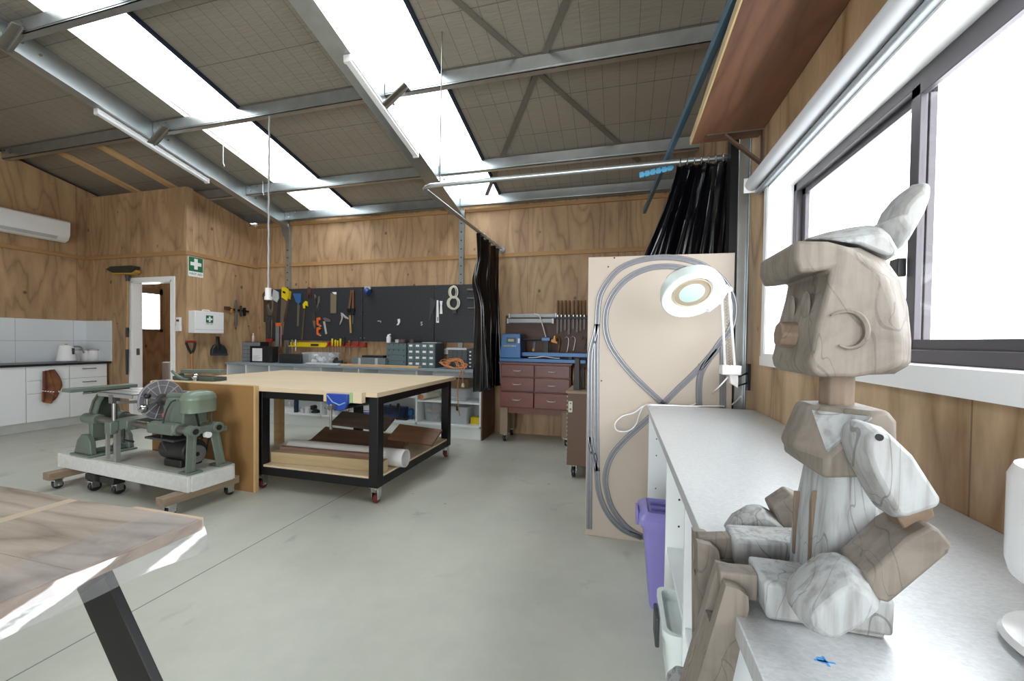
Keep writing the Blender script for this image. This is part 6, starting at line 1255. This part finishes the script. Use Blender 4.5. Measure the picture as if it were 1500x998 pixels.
def unit(label, y0, y1, fronts, hand=True):
    t = thing('kitchen_unit', label, 'cabinet', (-7.65, (y0+y1)/2, .14), 'kitchen units'); MB().box(LX+.1, KX-.02, y0, y1, .14, KT-.03).build('carcass', WMEL, t)
    for z0, z1, kind in fronts:
        d_ = MB().box(KX-.02, KX, y0+.003, y1-.003, z0+.003, z1-.003).build(kind, mat('white_front', '#e4e7e8', .3, 0, 0), t, bevel=.001)
        if kind == 'drawer' and hand:
            ym = (y0+y1)/2-.0; MB().tube([(KX, ym-.07, z1-.06), (KX+.025, ym-.07, z1-.06), (KX+.025, ym+.07, z1-.06), (KX, ym+.07, z1-.06)], .006, 6).build('handle', mat('dark_handle', '#5b5b5e', .35, .5), d_)
    return t
zz = [U(130, y_, 'x', KX).z for y_ in (553, 570)]
unit('white kitchen unit with three handled drawers, nearest the plywood partition', ys[1], min(ys[2], DY-.02), [(zz[0], KT-.032, 'drawer'), (zz[1], zz[0], 'drawer'), (.14, zz[1], 'drawer')])
z2 = [U(70, y_, 'x', KX).z for y_ in (553, 572)]
unit('white kitchen unit with brown cloth hanging on its drawer front', ys[0], ys[1], [(zz[0], KT-.032, 'drawer'), (zz[1], zz[0], 'drawer'), (.14, zz[1], 'drawer')], False)
unit('white kitchen unit with one plain tall door at the left edge', ys[0]-.9, ys[0], [(.14, KT-.032, 'door')]); unit('white kitchen unit mostly outside the left edge', -1, ys[0]-.9, [(.14, KT-.032, 'door')])
# kettle, canisters
p = U(96, 530, 'z', KT); kx_, ky_ = -7.62, U(97, 520, 'x', -7.62).y
t = thing('kettle', 'white electric kettle on the black kitchen worktop', 'kettle', (kx_, ky_, KT)); h = U(97, 505, 'x', kx_).z-KT
MB().lathe([(.10, 0), (.105, .015), (.10, .03), (.098, .035), (.075, h*.86), (.065, h*.95), (.02, h)], (kx_, ky_, KT), None, 28).build('body', WHITEG, t, smooth=True)
MB().lathe([(.102, 0), (.108, .004), (.106, .02), (.09, .022)], (kx_, ky_, KT), None, 28).build('power_base', mat('grey_base', '#7d8186', .3), t, smooth=True)
MB().tube(catmull([(kx_+.02, ky_+.05, KT+h*.88), (kx_+.03, ky_+.13, KT+h*.88), (kx_+.03, ky_+.165, KT+h*.7), (kx_+.03, ky_+.18, KT+h*.5)], 5), .012, 8).build('handle', mat('grey_handle', '#8f8f8d', .35, .3), t, smooth=True)
MB().box(kx_+.078, kx_+.09, ky_+.02, ky_+.045, KT+h*.45, KT+h*.8).build('gauge', DGREY, t); MB().cyl((kx_, ky_, KT+h*.97), (kx_, ky_, KT+h*1.04), .014).build('lid_knob', CHROME, t)
for i, (px, lab) in enumerate(((119, 'first white canister beside the kettle'), (127, 'middle white canister of the three'), (136.5, 'largest white canister, nearest the tiled corner'))):
    cy2 = U(px, 520, 'x', -7.66).y; h = U(px, 512, 'x', -7.66).z-KT; r = .05 if i < 2 else .064
    t = thing('canister', lab, 'canister', (-7.66-.05*(2-i), cy2, KT), 'canisters by the kettle'); c = (-7.66-.05*(2-i), cy2, KT)
    MB().lathe([(r*.96, 0), (r, .004), (r, h*.9)], c, None, 24).build('body', WHITE, t, smooth=True); MB().lathe([(r*1.02, h*.9), (r*1.02, h*.985), (r*.95, h)], c, None, 24).build('lid', mat('canister_lid', '#b3a9a6', .4, .3), t, smooth=True)
# brown cloth over the drawer handle
CL = NT('brown_checked_cloth'); vec, o = CL.xyz()
nz_ = CL.noise(vec, 3, 2); c1 = CL.mix(CL.smooth(nz_, .4, .6), rgb('#6d3f33'), rgb('#8f6233'))
ck = CL.math('MAXIMUM', CL.math('LESS_THAN', CL.math('ABSOLUTE', CL.math('SUBTRACT', CL.math('ADD', o[1], o[2]), .12)), .004), CL.math('LESS_THAN', CL.math('ABSOLUTE', CL.math('SUBTRACT', CL.math('SUBTRACT', o[2], o[1]), .02)), .004))
CL.l(CL.mix(ck, c1, rgb('#a9764a')), CL.b.inputs['Base Color']); CL.b.inputs['Roughness'].default_value = .9
Q = [U(x_, y_, 'x', KX+.03) for x_, y_ in ((62, 545), (80, 541), (60, 572), (88, 566), (64, 584), (86, 580), (75, 590))]
yL, yR = Q[0].y, Q[1].y; zT, zB = Q[1].z, Q[6].z
def cloth(u, v):
    w0 = yL-.02*v+.03*max(0, v-.75)*4*.3; w1 = yR+.09*math.sin(min(1, v*1.6)*math.pi*.5)*(1 if v < .62 else max(.2, 1-(v-.62)*1.6))
    y = w0+(w1-w0)*u; z = zT-.02*(1-u)-(zT-zB)*v*(1-.12*abs(u-.45)*2)
    return (KX+.035+.022*math.sin(u*9+v*3)*(.3+v*.7)+.012*math.sin(u*17), y, z)
q = sheet(cloth, 30, 30); o_ = q.build('tea_cloth', CL.m, smooth=True); o_.modifiers.new('thick', 'SOLIDIFY').thickness = .006; tag(o_, 'brown checked cloth hanging from a white kitchen drawer', 'cloth')
pc = U(70, 573, 'x', KX+.075); q = MB(); 
for i in range(6): q.ob((KX+.075, pc.y-.075+i*.026, pc.z+.012-i*.006), (.002, .018, .012))
q.build('printed_word', WHITE, o_)
MB().ob((KX+.075, pc.y+.11, pc.z-.02), (.002, .012, .02)).build('printed_word', WHITE, o_)
# toilet glimpsed through the doorway
PORC = mat('porcelain', '#cfc8c8', .25, 0, .02)
tp = U(222, 560, 'y', 5.2); tx, ty = -7.12, 5.25
t = thing('toilet', 'pale toilet with raised lid seen through the washroom doorway', 'toilet', (tx, ty, 0))
MB().lathe([(.12, 0), (.13, .02), (.10, .15), (.15, .30), (.19, .40), (.19, .42), (.15, .42), (.10, .30)], (tx, ty, 0), None, 28).build('bowl', PORC, t, smooth=True)
MB().prism([(ty+(.19)*math.cos(a), .62+.20*math.sin(a)) for a in [i*math.pi/12 for i in range(24)]], 'x', tx-.23, tx-.20).build('lid', PORC, t, bevel=.008)
MB().box(tx-.42, tx-.24, ty-.2, ty+.2, .40, .85).build('cistern', PORC, t, bevel=.02); MB().box(tx-.36, tx-.1, ty-.1, ty+.1, 0, .40).build('pedestal', PORC, t, bevel=.02)
